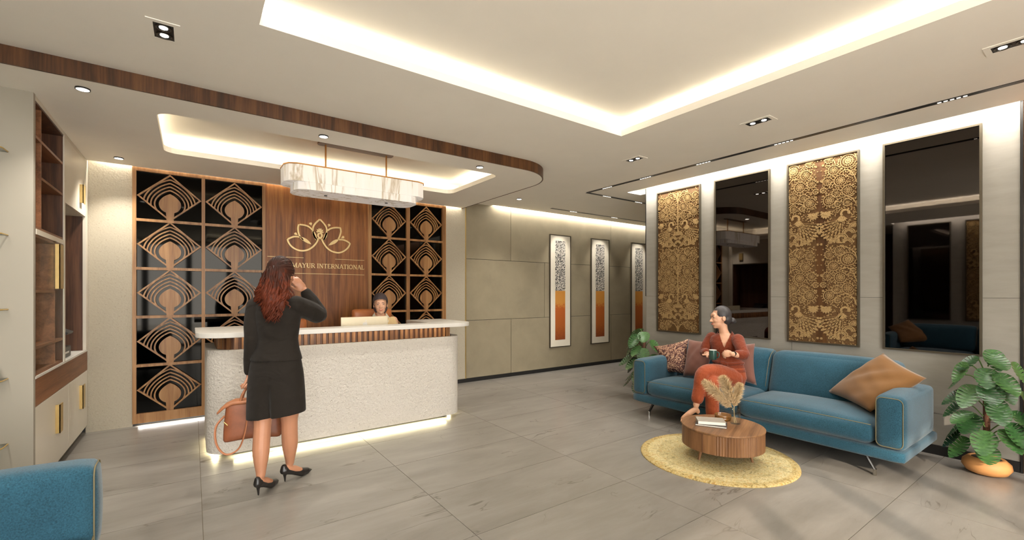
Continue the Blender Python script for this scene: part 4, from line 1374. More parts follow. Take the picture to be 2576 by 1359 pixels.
def plume(label, base, top, tip, seed, Lp):
    rnd = random.Random(seed)
    t = thing('pampas_stem', label, 'dried grass', base, 0, 'dried pampas stems in the vase')
    b0, top, tip = Vector((0, 0, 0)), Vector(top) - Vector(base), Vector(tip) - Vector(base)
    path = catmull([b0, b0.lerp(top, .5) + Vector((0, 0, .01)), top, tip], 8)
    bm = bmesh.new(); tube(bm, path, [.0022 * (1 - .6 * i / len(path)) for i in range(len(path))], 5); obj('stalk', bm, M['stalk'], t)
    bm = bmesh.new()
    mid = catmull([top, top.lerp(tip, .5) + Vector((0, 0, .012)), tip], 20)
    for i, p in enumerate(mid):
        f = i / (len(mid) - 1)
        ax = (tip - top).normalized()
        L = Lp * (.35 + 1.0 * math.sin(PI * min(1, .12 + f * .86)) ** .8) * .5
        for k in range(52):
            th = rnd.uniform(0, 2 * PI)
            sd = Vector((math.cos(th), math.sin(th), rnd.uniform(-.5, .5)))
            sd = (sd - ax * sd.dot(ax)).normalized()
            d = (ax * rnd.uniform(.75, 1.2) + sd * rnd.uniform(.35, .75) + Vector((0, 0, -.28))).normalized()
            l = L * rnd.uniform(.6, 1.1)
            w = d.cross(Vector((rnd.uniform(-1, 1), rnd.uniform(-1, 1), rnd.uniform(-1, 1)))).normalized() * rnd.uniform(.0012, .0027)
            q0 = p; q1 = p + d * l * .55 + Vector((0, 0, .004)); q2 = p + d * l + Vector((0, 0, -.010 * rnd.random()))
            v = [bm.verts.new(c) for c in (q0 - w * .4, q0 + w * .4, q1 + w, q1 - w, q2)]
            bm.faces.new((v[0], v[1], v[2], v[3])); bm.faces.new((v[3], v[2], v[4]))
    o = obj('plume', bm, M['plume'], t); o['kind'] = 'stuff'; o['label'] = 'feathery beige seed plume'
vb = (VX, VY, TZ + .008)
plume('pampas plume leaning farthest to the left', (VX + .012, VY - .006, TZ + .007), PL[0], PL[1], 11, .15)
plume('tallest pampas plume rising over the vase', (VX + .004, VY + .012, TZ + .007), PL[2], PL[3], 12, .14)
plume('short pampas plume bent over to the right', (VX - .010, VY - .004, TZ + .007), PL[4], PL[5], 13, .11)

# ================================================================== monstera plants
def leaf_mesh():
    bm = bmesh.new()
    prof = [(.00, .00, -.16), (.10, .26, -.14), (.22, .42, -.02), (.36, .50, .16), (.50, .50, .36), (.63, .45, .56), (.76, .36, .74), (.88, .22, .89), (1.0, 0, 1.04)]
    def outer(tq):
        for (a, x0, y0), (b, x1, y1) in zip(prof, prof[1:]):
            if tq <= b: 
                q = (tq - a) / (b - a); return (x0 + (x1 - x0) * q, y0 + (y1 - y0) * q)
        return prof[-1][1:]
    def P3(x, y): return (x * .92, y, -.30 * x * x - .22 * max(0, y) ** 2 + .04 * y)
    nf = 8
    for s in (-1, 1):
        rib = lambda tq: (0, max(0, -.02 + 1.02 * tq ** 1.15))
        for i in range(nf):
            t0, t1 = i / nf, (i + 1) / nf
            g = .007 if i else 0
            cols = []
            for e, tt in enumerate((t0, (t0 + t1) / 2, t1)):
                rx, ry = rib(tt)
                gt = t0 + g if e == 0 else (t1 - g * 1.6 if e == 2 else tt)
                ox, oy = outer(gt)
                if i in (0, nf - 1): ks = (0, .5, .8, 1)
                else: ks = (0, .40, .72, .97)
                col = []
                for kk, q in enumerate(ks):
                    shr = 0
                    px, py = rx + (ox - rx) * q, ry + (oy - ry) * q
                    if e != 1 and kk == 2 and 0 < i < nf - 1:
                        mx_, my_ = rib((t0 + t1) / 2); m2 = outer((t0 + t1) / 2)
                        tx, ty = mx_ + (m2[0] - mx_) * q, my_ + (m2[1] - my_) * q
                        px, py = px + (tx - px) * .20, py + (ty - py) * .20
                    a = P3(px, py)
                    col.append(bm.verts.new((s * a[0], a[1], a[2] + (.012 if e == 1 else 0))))
                cols.append(col)
            for a, b in zip(cols, cols[1:]):
                for k in range(3):
                    q = (a[k], b[k], b[k + 1], a[k + 1])
                    try: bm.faces.new(q if s > 0 else q[::-1])
                    except ValueError: pass
    bmesh.ops.remove_doubles(bm, verts=bm.verts[:], dist=1e-4)
    me = newmesh(bm, 'leaf', True)
    return me
def leaf_mat():
    m, nt, b = mat_base('monstera_leaf')
    oi = N(nt, 'ShaderNodeObjectInfo')
    f = noise(nt, coords(nt), 6, 3)
    ma = N(nt, 'ShaderNodeMath', operation='MULTIPLY_ADD'); ma.inputs[1].default_value = .5; nt.links.new(oi.outputs['Random'], ma.inputs[0]); nt.links.new(f, ma.inputs[2])
    nt.links.new(ramp(nt, ma.outputs[0], [(.3, lin((24, 50, 26))), (.65, lin((42, 78, 38))), (1.0, lin((70, 108, 56)))]), b.inputs['Base Color'])
    b.inputs['Roughness'].default_value = .32
    b.inputs['Subsurface Weight'].default_value = 0
    return m
M['leaf'] = leaf_mat()
M['petiole'] = plain('petiole', (96, 128, 62), .5)
M['moss'] = plain('moss_pole', (96, 62, 44), .95, nz=.3, nscale=120, bmp=.6)
M['terracotta'] = plain('terracotta', (200, 142, 84), .6, nz=.08, nscale=14)
M['soil'] = plain('soil', (48, 36, 28), .95, nz=.3)
LEAF = leaf_mesh(); LEAF.materials.append(M['leaf'])
def plant(label, loc, H, n, seed, sc, avoid=None):
    rnd = random.Random(seed)
    t = thing('potted_monstera', label, 'plant', loc, 0, 'potted monsteras')
    bm = bmesh.new(); lathe(bm, [(0, 0), (.075, 0), (.120, .018), (.146, .060), (.140, .098), (.110, .128), (.095, .134), (.090, .126), (0, .122)], 40); obj('pot', fixn(bm), M['terracotta'], t, smooth=True)
    bm = bmesh.new(); lathe(bm, [(0, .126), (.088, .126), (.088, .120)], 24); obj('soil', fixn(bm), M['soil'], t)
    bm = bmesh.new(); tube(bm, [(0, 0, .12), (.004, 0, H * .5), (0, .004, H * .80)], .021, 12); obj('moss_pole', bm, M['moss'], t, smooth=True)
    for k in range(n):
        f = (k + .5) / n
        z = .17 + (H - .24) * f
        az = k * 2.39996 + rnd.uniform(-.3, .3)
        if math.cos(az) > .12: az = PI - az
        rr = (.15 + .05 * math.sin(PI * f)) * rnd.uniform(.8, 1.15) * sc
        if f > .9: rr *= .6
        d = Vector((math.cos(az), math.sin(az), 0))
        a = Vector((0, 0, z - .04)) + d * .02; b = Vector((0, 0, z + .05)) + d * rr
        bm = bmesh.new(); tube(bm, catmull([a, a.lerp(b, .5) + Vector((0, 0, .035)), b], 4), [.0045] * 8 + [.0035], 6); obj('petiole', bm, M['petiole'], t, smooth=True)
        L = rnd.uniform(.175, .215) * sc
        tilt = R(rnd.uniform(40, 72))
        fw = (d * math.cos(tilt) + Vector((0, 0, -math.sin(tilt)))).normalized()
        side = Vector((-d.y, d.x, 0)); side = (side + Vector((0, 0, rnd.uniform(-.25, .25)))).normalized()
        up = side.cross(fw).normalized(); side = fw.cross(up)
        m4 = Matrix((side, fw, up)).transposed().to_4x4()
        o = obj('leaf', LEAF, None, t)
        o.matrix_local = Matrix.Translation(b) @ m4 @ Matrix.Scale(L, 4)
    return t
plant('tall monstera in a terracotta bowl pot at the right wall end', (5.20, .685, 0), 1.02, 27, 4, .86)
plant('monstera half hidden behind the far arm of the sofa', (5.12, 3.97, 0), .98, 20, 9, .95)

# ================================================================== behind the desk
M['leather'] = plain('tan_leather', (176, 104, 54), .42, nz=.08, nscale=25, bmp=.1)
def office_chair(label, loc, rot, top):
    t = thing('office_chair', label, 'chair', loc, rot, 'tan leather office chairs')
    sh = top - 1.26
    obj('seat', puff(-.26, .26, -.24, .26, .50 + sh, .60 + sh, .045, 8, (0, 0, .015), True), M['leather'], t, smooth=True)
    obj('backrest', puff(-.255, .255, .24, .33, .60 + sh, 1.26 + sh, .04, 10, (0, .02, 0)), M['leather'], t, smooth=True)
    for s in (-1, 1):
        bm = bmesh.new(); tube(bm, [(s * .27, .22, .62 + sh), (s * .30, .20, .80 + sh), (s * .30, -.10, .80 + sh), (s * .27, -.14, .56 + sh)], .016, 8); obj('armrest', bm, M['black'], t)
    bm = bmesh.new(); tube(bm, [(0, 0, .07), (0, 0, .50 + sh)], .03, 10); obj('column', bm, M['chrome'], t)
    for k in range(5):
        a = 2 * PI * k / 5
        bm = bmesh.new(); tube(bm, [(0, 0, .085), (.28 * math.cos(a), .28 * math.sin(a), .06)], [.024, .014], 8); b = obj('base_arm', bm, M['chrome'], t)
        bm = bmesh.new(); sph(bm, Vector((.28 * math.cos(a), .28 * math.sin(a), .028)), .028, 10, 8); obj('caster', bm, M['black'], b)
    return t
office_chair('tan leather chair behind the receptionist', (1.877, 5.42, 0), 0, 1.255)
office_chair('lower tan leather chair mostly hidden by the standing woman', (.86, 5.50, 0), 0, 1.15)
t = thing('desktop_computer', 'silver computer screen seen from behind on the reception desk', 'computer', (1.545, 4.93, .7905))
M['alu'] = plain('aluminium', (206, 194, 166), .4, metal=.25, nz=.02)
obj('screen_back', box(-.258, .258, -.008, .008, .07, .407, .006, 2), M['alu'], t)
obj('display', box(-.245, .245, .0082, .0095, .09, .397), emit('display_glow', (210, 220, 232), .5), t)
obj('stand', box(-.05, .05, .009, .022, .004, .25), M['alu'], t)
obj('foot', box(-.10, .10, -.05, .12, 0, .006), M['alu'], t)
bm = bmesh.new()
ap = []
for k in range(32):
    a = 2 * PI * k / 32
    r = .026 * (1 + .05 * math.cos(2 * a)) - (.006 * math.exp(-((a - PI / 2) / .28) ** 2)) - (.003 * math.exp(-((a - 1.5 * PI) / .25) ** 2))
    x, y = r * math.cos(a), r * math.sin(a)
    if math.hypot(x - .030, y - .003) < .012:
        q = Vector((x - .030, y - .003)).normalized() * .012; x, y = .030 + q.x, .003 + q.y
    ap.append((x, y))
poly(bm, ap, [], 0, .001, Matrix.Translation((0, -.008, .325)) @ TOW)
poly(bm, lens((.002, .026), (.014, .046), .010), [], 0, .001, Matrix.Translation((0, -.008, .325)) @ TOW)
obj('logo', fixn(bm), M['white_top'], t)

# ================================================================== people
M['skin'] = plain('skin', (172, 120, 90), .5, nz=.05, nscale=12)
M['skin_pale'] = plain('skin_light', (206, 158, 128), .5, nz=.05, nscale=12)
M['suit'] = fabric('black_suit', (32, 27, 22), .18, 300, .85, .15, .05)
_nt = M['suit'].node_tree
bump(_nt, _nt.nodes['Principled BSDF'], noise(_nt, coords(_nt, (1, 1, 1.8)), 6, 1, .5, 1.2), .35, .03)
M['patent'] = plain('black_leather', (30, 27, 25), .35, nz=.1)
M['rust'] = fabric('rust_linen', (116, 50, 26), .14, 260, .85, .25, .2)
M['rust_light'] = fabric('rust_trousers', (146, 68, 36), .10, 260, .85, .2, .2)
for _k in ('rust', 'rust_light'):
    _nt = M[_k].node_tree
    bump(_nt, _nt.nodes['Principled BSDF'], noise(_nt, coords(_nt, (1, 1, 1)), 13, 2, .5, 2.0), .5, .02)
M['hair_dark'] = plain('dark_hair', (52, 48, 48), .5, nz=.2, nscale=60)
M['cap'] = plain('charcoal_headwrap', (60, 50, 52), .7, nz=.12, nscale=30)
M['lip'] = plain('lips', (176, 92, 80), .5)
M['eye_white'] = plain('eye_white', (226, 218, 208), .3)
M['iris'] = plain('iris', (46, 30, 22), .2)
M['brow'] = plain('brow', (74, 50, 38), .7)
M['shirt'] = fabric('beige_shirt', (206, 178, 130), .10, 260, .85, .2, .2)
M['collar'] = plain('white_collar', (230, 224, 206), .7, nz=.08, nscale=50)
V = Vector
def caps(bm, pts, rad, n=12, flat=1.0, up=None):
    pts = [V(p) for p in pts]
    if not isinstance(rad, (list, tuple)): rad = [rad] * len(pts)
    tube(bm, pts, list(rad), n, True, up, flat)
    for p, r in ((pts[0], rad[0]), (pts[-1], rad[-1])): sph(bm, p, r * .985, n, 8)
def limb(bm, pts, rad, n=14, k=5, flat=1.0):
    P_ = catmull(pts, k); R_ = []
    m = len(pts) - 1
    for i in range(len(P_)):
        q = min(i / k, m - 1e-6); a = int(q); f = q - a; f = f * f * (3 - 2 * f)
        R_.append(rad[a] + (rad[a + 1] - rad[a]) * f)
    caps(bm, P_, R_, n, flat)
def loft(bm, rings, n=28, front=None):
    """rings: (cx, cy, z, rx, ry[, fn(angle)->scale])"""
    rr = []
    for q in rings:
        cx, cy, z, rx, ry = q[:5]
        fn = q[5] if len(q) > 5 else None
        l = []
        for k in range(n):
            a = 2 * PI * k / n
            s = fn(a) if fn else 1
            l.append(bm.verts.new((cx + rx * math.cos(a) * s, cy + ry * math.sin(a) * s, z)))
        rr.append(l)
    for a, b in zip(rr, rr[1:]): bridge(bm, a, b)
    bm.faces.new(rr[0][::-1]); bm.faces.new(rr[-1])
def frame(o, fwd, up=(0, 0, 1)):
    f = V(fwd).normalized(); u = V(up); r = f.cross(u).normalized(); u = r.cross(f)
    return Matrix.Translation(o) @ Matrix((r, f, u)).transposed().to_4x4()
def in_frame(bm, F_, fn):
    old = set(bm.verts)
    fn(bm)
    bmesh.ops.transform(bm, matrix=F_, verts=[v for v in bm.verts if v not in old])
def add_head(bm):
    E_ = lambda c, r: sph(bm, V(c), r, 16, 12)
    E_((0, -.012, .022), (.075, .094, .098))
    E_((0, .030, -.010), (.066, .066, .080))
    E_((0, .036, -.055), (.053, .054, .060))
    E_((0, .062, -.096), (.024, .022, .018))
    E_((0, .072, .030), (.050, .022, .030))
    for s in (-1, 1):
        E_((s * .033, .068, -.030), (.022, .020, .020))
        E_((s * .030, .084, .017), (.020, .010, .006))
        E_((s * .077, -.006, -.012), (.008, .020, .030))
    caps(bm, [(0, .088, .006), (0, .103, -.020), (0, .110, -.032)], [.007, .009, .0105], 10)
    for s in (-1, 1): E_((s * .010, .098, -.035), (.008, .010, .007))
    E_((0, .086, -.060), (.022, .012, .0065)); E_((0, .086, -.070), (.019, .012, .0065))
def face_bits(par, F_, smile=.004):
    def sub(name, m, fn):
        bm = bmesh.new(); fn(bm); bmesh.ops.transform(bm, matrix=F_, verts=bm.verts[:])
        return obj(name, bm, M[m], par, smooth=True)
    for s in (-1, 1):
        e = sub('eye', 'eye_white', lambda bm: sph(bm, V((s * .030, .081, .002)), (.0115, .010, .0046), 12, 8))
        sub('iris', 'iris', lambda bm: sph(bm, V((s * .030, .0885, .002)), (.0046, .004, .0044), 10, 6))
        sub('eyelid', 'brow', lambda bm: tube(bm, [(s * .0165, .086, .0035), (s * .024, .0905, .0095), (s * .034, .0895, .0098), (s * .0435, .082, .0045)], [.0012, .0018, .0018, .001], 6))
        sub('eyebrow', 'brow', lambda bm: tube(bm, [(s * .013, .093, .019), (s * .026, .0945, .0245), (s * .038, .088, .0235), (s * .046, .080, .018)], [.0022, .003, .0026, .0012], 6))
    sub('mouth', 'lip', lambda bm: tube(bm, [(-.024, .088, -.062 + smile), (-.012, .0975, -.0645), (0, .0995, -.066), (.012, .0975, -.0645), (.024, .088, -.062 + smile)], [.002, .0048, .0055, .0048, .002], 8))
def add_hand(bm, F_, curl=60, side=1, spread=1.0, thumb=35):
    """wrist at origin, fingers along +y, palm faces -z, thumb to side*x"""
    def fn(bm):
        sph(bm, V((0, .045, 0)), (.036, .050, .014), 14, 10)
        sph(bm, V((side * .016, .030, -.006)), (.018, .032, .014), 12, 8)
        for i, (x, L) in enumerate(((.027, .070), (.009, .078), (-.009, .073), (-.026, .058))):
            p = V((side * x, .083 - .006 * abs(i - 1), 0)); a = 0
            pts = [V((side * x * .8, .05, 0)), p]
            for k, f in enumerate((.45, .32, .23)):
                a += R(curl * (.75, 1.0, .7)[k])
                p = p + V((side * (x * .25 * spread if k == 0 else 0), math.cos(a), -math.sin(a))).normalized() * L * f
                pts.append(p)
            caps(bm, pts, [.0085, .0088, .0080, .0074, .0064], 10)
        t0 = V((side * .026, .022, -.004)); a = R(thumb)
        t1 = t0 + V((side * math.sin(a), math.cos(a), -.25)).normalized() * .036
        t2 = t1 + V((side * math.sin(a * .55), math.cos(a * .55), -.45)).normalized() * .028
        t3 = t2 + V((side * math.sin(a * .2), math.cos(a * .2), -.5)).normalized() * .020
        caps(bm, [t0, t1, t2, t3], [.013, .0105, .0092, .0072], 10)
    in_frame(bm, F_, fn)
def skinned(bm, voxel, it=5, name='body', cut=None):
    me = evalmods(fixn(bm), [('REMESH', dict(mode='VOXEL', voxel_size=voxel, use_smooth_shade=True)), ('SMOOTH', dict(factor=.5, iterations=it))], name)
    if cut:
        b = bmesh.new(); b.from_mesh(me)
        bmesh.ops.delete(b, geom=[f for f in b.faces if cut(f.calc_center_median())], context='FACES')
        b.to_mesh(me); b.free()
    return smooth_mesh(me)

# ------------------------------------------------------------------ woman standing at the desk, seen from behind
WOM = thing('person', 'standing woman in black skirt suit with long auburn hair seen from behind', 'person', (.511, 3.743, 0), R(-35.671))
bm = bmesh.new()
loft(bm, [(0, 0, .78, .150, .105), (0, 0, .86, .170, .118), (0, 0, .95, .155, .108), (.01, 0, 1.08, .128, .092), (.01, .0, 1.20, .140, .098), (.012, .0, 1.32, .150, .095), (.015, 0, 1.385, .125, .070), (.018, 0, 1.43, .060, .055)])
limb(bm, [(.018, -.005, 1.40), (.018, .01, 1.47), (.018, .02, 1.55)], [.058, .052, .054])
in_frame(bm, frame((.018, .045, 1.60), (0, 1, -.05)), add_head)
limb(bm, [(-.150, 0, 1.365), (-.150, -.045, 1.12), (-.198, .0, .845)], [.052, .042, .026])
limb(bm, [(.165, 0, 1.375), (.215, .215, 1.290), (.128, .180, 1.475)], [.052, .043, .027])
add_hand(bm, frame((-.198, .0, .845), (-.10, .10, -1), (1, .2, 0)), 62, 1)
add_hand(bm, frame((.128, .180, 1.475), (-.50, -.38, .80), (.55, -.75, .1)), 22, -1, thumb=30)
limb(bm, [(-.085, 0, .86), (-.080, -.03, .66), (-.070, -.060, .47), (-.055, -.105, .32), (-.040, -.135, .145)], [.098, .086, .058, .057, .031])
limb(bm, [(.085, 0, .86), (.085, .02, .66), (.080, .035, .47), (.072, .060, .32), (.050, .105, .145)], [.098, .086, .058, .057, .031])
def foot(bm, heel, d):
    d = V((d[0], d[1], 0)).normalized(); h = V(heel)
    caps(bm, [h + V((0, 0, .105)), h + d * .07 + V((0, 0, .078)), h + d * .145 + V((0, 0, .032)), h + d * .195 + V((0, 0, .020))], [.028, .030, .027, .016], 12, 1.1)
FL = ((-.042, -.150, 0), (.06, 1)); FR = ((.034, .080, 0), (.42, .91))
foot(bm, *FL); foot(bm, *FR)
obj('body', skinned(bm, .0055, 3), M['skin'], WOM)
bm = bmesh.new()
loft(bm, [(0, 0, .955, .187, .134), (0, 0, .985, .181, .128), (.006, 0, 1.04, .160, .114), (.010, 0, 1.11, .147, .106), (.010, 0, 1.20, .158, .112), (.012, 0, 1.30, .172, .112), (.014, 0, 1.365, .165, .090), (.016, 0, 1.405, .110, .074), (.018, 0, 1.445, .066, .062)])
limb(bm, [(-.152, 0, 1.360), (-.158, -.03, 1.24), (-.152, -.047, 1.12), (-.180, -.02, .98), (-.199, .0, .872)], [.066, .060, .055, .048, .040])
limb(bm, [(.150, 0, 1.365), (.190, .11, 1.325), (.218, .220, 1.285), (.180, .205, 1.375), (.140, .188, 1.452)], [.072, .074, .070, .058, .044])
obj('jacket', skinned(bm, .007, 4, 'jacket'), M['suit'], WOM)
bm = bmesh.new()
def slit(d):
    return lambda a: 1 - d * math.exp(-((a - 1.5 * PI + .05) / .14) ** 2)
loft(bm, [(0, 0, .540, .212, .135, slit(.38)), (0, 0, .545, .214, .137, slit(.38)), (0, 0, .62, .212, .138, slit(.34)), (0, 0, .70, .208, .138, slit(.22)), (0, 0, .78, .203, .138, slit(.08)), (0, 0, .86, .195, .136), (0, 0, .93, .184, .128), (0, 0, .985, .172, .120)], 40)
for v in bm.verts:
    if v.co.z < .56: v.co.z += .055 * (v.co.x / .21) * .5 + .0
obj('skirt', skinned(bm, .007, 3, 'skirt'), M['suit'], WOM)
for heel, d in (FL, FR):
    dv = V((d[0], d[1], 0)).normalized(); h = V(heel); sv = V((dv.y, -dv.x, 0))
    bm = bmesh.new()
    caps(bm, [h + V((0, 0, .092)) - dv * .012, h + dv * .06 + V((0, 0, .062)), h + dv * .140 + V((0, 0, .024)), h + dv * .195 + V((0, 0, .016)), h + dv * .232 + V((0, 0, .010))], [.032, .030, .034, .024, .006], 14)
    caps(bm, [h + V((0, 0, .118)) - dv * .020, h + V((0, 0, .09)) - dv * .024], [.022, .026], 12)
    caps(bm, [h - dv * .014 + V((0, 0, .075)), h - dv * .012 + V((0, 0, .035)), h - dv * .010 + V((0, 0, .006))], [.016, .0085, .006], 10)
    me = skinned(bm, .004, 3, 'shoe')
    zmin = min(v.co.z for v in me.vertices)
    for v in me.vertices: v.co.z -= zmin
    obj('shoe', me, M['patent'], WOM)
# hair: cap, gathered crown and wavy locks
def auburn():
    m, nt, b = mat_base('auburn_hair')
    tc = N(nt, 'ShaderNodeTexCoord'); sp = N(nt, 'ShaderNodeSeparateXYZ'); nt.links.new(tc.outputs['Object'], sp.inputs[0])
    f = noise(nt, coords(nt, (1, 1, .45)), 34, 4, .6)
    ma = N(nt, 'ShaderNodeMath', operation='MULTIPLY_ADD'); ma.inputs[1].default_value = -1.35; ma.inputs[2].default_value = 2.42
    nt.links.new(sp.outputs[2], ma.inputs[0])
    ad = N(nt, 'ShaderNodeMath', operation='ADD'); nt.links.new(ma.outputs[0], ad.inputs[0]); nt.links.new(f, ad.inputs[1])
    nt.links.new(ramp(nt, ad.outputs[0], [(.50, lin((44, 27, 21))), (.80, lin((66, 34, 24))), (1.0, lin((108, 47, 24))), (1.25, lin((84, 37, 21)))]), b.inputs['Base Color'])
    b.inputs['Roughness'].default_value = .55
    b.inputs['Specular IOR Level'].default_value = .2
    return m
M['auburn'] = auburn()
bm = bmesh.new()
sph(bm, V((.018, .028, 1.628)), (.090, .106, .106), 24, 16)
sph(bm, V((.018, -.010, 1.585)), (.086, .092, .110), 24, 16)
loft(bm, [(.03, -.075, 1.30, .070, .030), (.02, -.080, 1.38, .092, .042), (.018, -.055, 1.46, .098, .052), (.018, -.020, 1.54, .092, .070), (.018, 0, 1.60, .080, .080)])
hm = skinned(bm, .008, 4, 'hair')
hb = bmesh.new(); hb.from_mesh(hm)
rnd = random.Random(5)
for k in range(200):
    u = rnd.uniform(-1, 1)
    crown = V((.018 + u * .070, -.040 - .045 * (1 - u * u) + rnd.uniform(-.012, .012), 1.66 - .035 * abs(u) - rnd.uniform(0, .12)))
    zend = 1.225 + .10 * u * u + rnd.uniform(0, .10)
    if u < -.55 and rnd.random() < .8: xe = -.115 + rnd.uniform(-.02, .03); zend = 1.37 + rnd.uniform(-.02, .05); ye = -.03
    elif u > .55 and rnd.random() < .7: xe = .125 + rnd.uniform(-.03, .02); zend = 1.36 + rnd.uniform(-.03, .05); ye = .01
    else: xe = .030 + u * .088; ye = -.120 + .03 * u * u
    pts = []
    ph, am = rnd.uniform(0, 6.28), rnd.uniform(.010, .022)
    n_ = 12
    for i in range(n_ + 1):
        f = i / n_
        z_ = crown.z + (zend - crown.z) * f
        x_ = crown.x + (xe - crown.x) * (f ** .8)
        y_ = crown.y + (ye - crown.y) * f - .030 * math.sin(PI * f) * (1 - u * u * .6)
        w = am * f * 1.6
        pts.append((x_ + w * math.sin(ph + 12 * f), y_ + w * .7 * math.cos(ph + 12 * f), z_))
    r0 = rnd.uniform(.0050, .0095)
    tube(hb, pts, [r0 * (.55 + .6 * math.sin(PI * min(1, .15 + i / n_ * .8))) * (1 if i < n_ - 2 else (.7 if i < n_ else .12)) for i in range(n_ + 1)], 7)
# strands combed over the skull to the tie at the back
cc, cr = V((.018, .028, 1.628)), V((.090, .106, .106))
gd = V((0, -1, .12)).normalized()
for k in range(90):
    an = R(rnd.uniform(-115, 115))
    d0 = V((math.sin(an), rnd.uniform(-.1, .75), math.cos(an))).normalized()
    pts = []
    for i in range(9):
        f = i / 8
        d = d0.slerp(gd, f * .97)
        rr_ = 1.0 + rnd.uniform(-.004, .010)
        pts.append(cc + V((d.x * cr.x, d.y * cr.y, d.z * cr.z)) * rr_)
    tube(hb, pts, [.0035 + .002 * (i / 8) for i in range(9)], 6)
sph(hb, cc + V((0, -.104, .012)), (.024, .016, .018), 12, 8)
hb.to_mesh(hm); hb.free(); smooth_mesh(hm)
o = obj('hair', hm, M['auburn'], WOM); o['label'] = 'long wavy auburn hair half tied back'

# bag in her left hand
t = thing('handbag', "brown leather tote hanging from the standing woman's left hand", 'bag', (.511, 3.743, 0), R(-35.671))
M['bag'] = plain('brown_leather', (126, 72, 44), .5, nz=.16, nscale=18, bmp=.15)
M['bag_light'] = plain('tan_leather_trim', (156, 98, 62), .5, nz=.1, nscale=20)
BC, BA = V((-.235, .115, .335)), R(24)
def bagm(bm): bmesh.ops.transform(bm, matrix=Matrix.Translation(BC) @ Matrix.Rotation(BA, 4, 'Z'), verts=bm.verts[:]); return bm
def taper(p, u): return V((p.x * (1 - .10 * (p.z / .30)), p.y * (1 - .35 * (p.z / .30)), p.z + .012 * math.cos(p.x * 9)))
obj('bag_body', bagm(puff(-.195, .195, -.085, .085, 0, .285, .03, 10, (.008, .010, 0), False, taper)), M['bag'], t, smooth=True)
obj('top_flap', bagm(puff(-.235, .185, -.066, .066, .278, .302, .010, 8, (0, 0, .006), False, lambda p, u: V((p.x, p.y, p.z - .9 * max(0, -p.x - .16)))),), M['bag_light'], t, smooth=True)
for sy in (-1, 1):
    bm = bmesh.new(); tube(bm, catmull([(-.085, sy * .050, .292), (-.065, sy * .040, .36), (-.012, sy * .012, .424), (.045, sy * .040, .36), (.075, sy * .050, .292)], 6), .0095, 8); obj('handle', bagm(bm), M['bag_light'], t, smooth=True)
bm = bmesh.new(); tube(bm, catmull([(-.185, -.05, .20), (-.235, -.085, .13), (-.225, -.115, .01), (-.165, -.13, -.065), (-.085, -.13, -.035), (-.045, -.115, .08), (-.03, -.09, .22), (-.025, -.06, .29)], 6), .0085, 8, flat=.5); obj('shoulder_strap', bagm(bm), M['bag_light'], t, smooth=True)
for z_ in (.15, .168):
    bm = bmesh.new(); tube(bm, [(-.197 + .06 * z_, -.05, z_), (-.197 + .06 * z_, .05, z_)], .002, 6); obj('seam', bagm(bm), M['wood_dark'], t)
bm = bmesh.new(); tube(bm, [(-.187, -.062, .155), (-.16, -.088, .135)], .0035, 6); obj('zip_pull', bagm(bm), M['gold_handle'], t)

# ------------------------------------------------------------------ woman seated on the sofa
SE = thing('person', 'seated woman in rust shirt and trousers holding a green mug on the sofa', 'person', (4.72, 2.58, 0))
def L_(p): return V(p) - V((4.72, 2.58, 0))
bm = bmesh.new()
def ringw(c, ax, rx, ry):  # ring oriented by facing direction angle
    return (c, ax, rx, ry)
FA = R(200)   # torso faces -x, turned a little to the camera
fwd = V((math.cos(FA), math.sin(FA), 0)); rgt = V((fwd.y, -fwd.x, 0))
def loft_w(bm, rings, n=26, grow=0):
    rr = []
    for (c, rx, ry) in rings:
        c = L_(c)
        rr.append([bm.verts.new(c + rgt * ((rx + grow) * math.cos(2 * PI * k / n)) + fwd * ((ry + grow) * math.sin(2 * PI * k / n))) for k in range(n)])
    for a, b in zip(rr, rr[1:]): bridge(bm, a, b)
    bm.faces.new(rr[0][::-1]); bm.faces.new(rr[-1])
TR = [((4.73, 2.555, .475), .135, .115), ((4.73, 2.555, .55), .160, .120), ((4.735, 2.56, .64), .145, .105), ((4.745, 2.575, .74), .125, .090), ((4.75, 2.59, .84), .140, .098), ((4.75, 2.60, .92), .150, .096), ((4.75, 2.605, .975), .130, .078), ((4.75, 2.61, 1.015), .062, .056)]
loft_w(bm, TR)
limb(bm, [L_((4.75, 2.61, 1.0)), L_((4.735, 2.617, 1.05)), L_((4.72, 2.625, 1.12))], [.054, .047, .050])
HF = frame(L_((4.705, 2.635, 1.188)), (-.80, .60, -.06), (.10, .0, 1))
in_frame(bm, HF, add_head)
shL, shR = (4.725, 2.452, .960), (4.745, 2.755, .958)
limb(bm, [L_(shL), L_((4.60, 2.335, .825)), L_((4.452, 2.370, .838))], [.047, .038, .024])
limb(bm, [L_(shR), L_((4.66, 2.785, .800)), L_((4.520, 2.668, .800))], [.047, .038, .024])
MUG = V((4.425, 2.560, .762))
add_hand(bm, frame(L_((4.452, 2.370, .838)), (-.10, 1, -.10), (-.9, -.1, .45)), 55, 1, thumb=25)
add_hand(bm, frame(L_((4.520, 2.668, .800)), (-.62, -.62, -.28), (.35, .2, -1)), 30, -1, thumb=60)
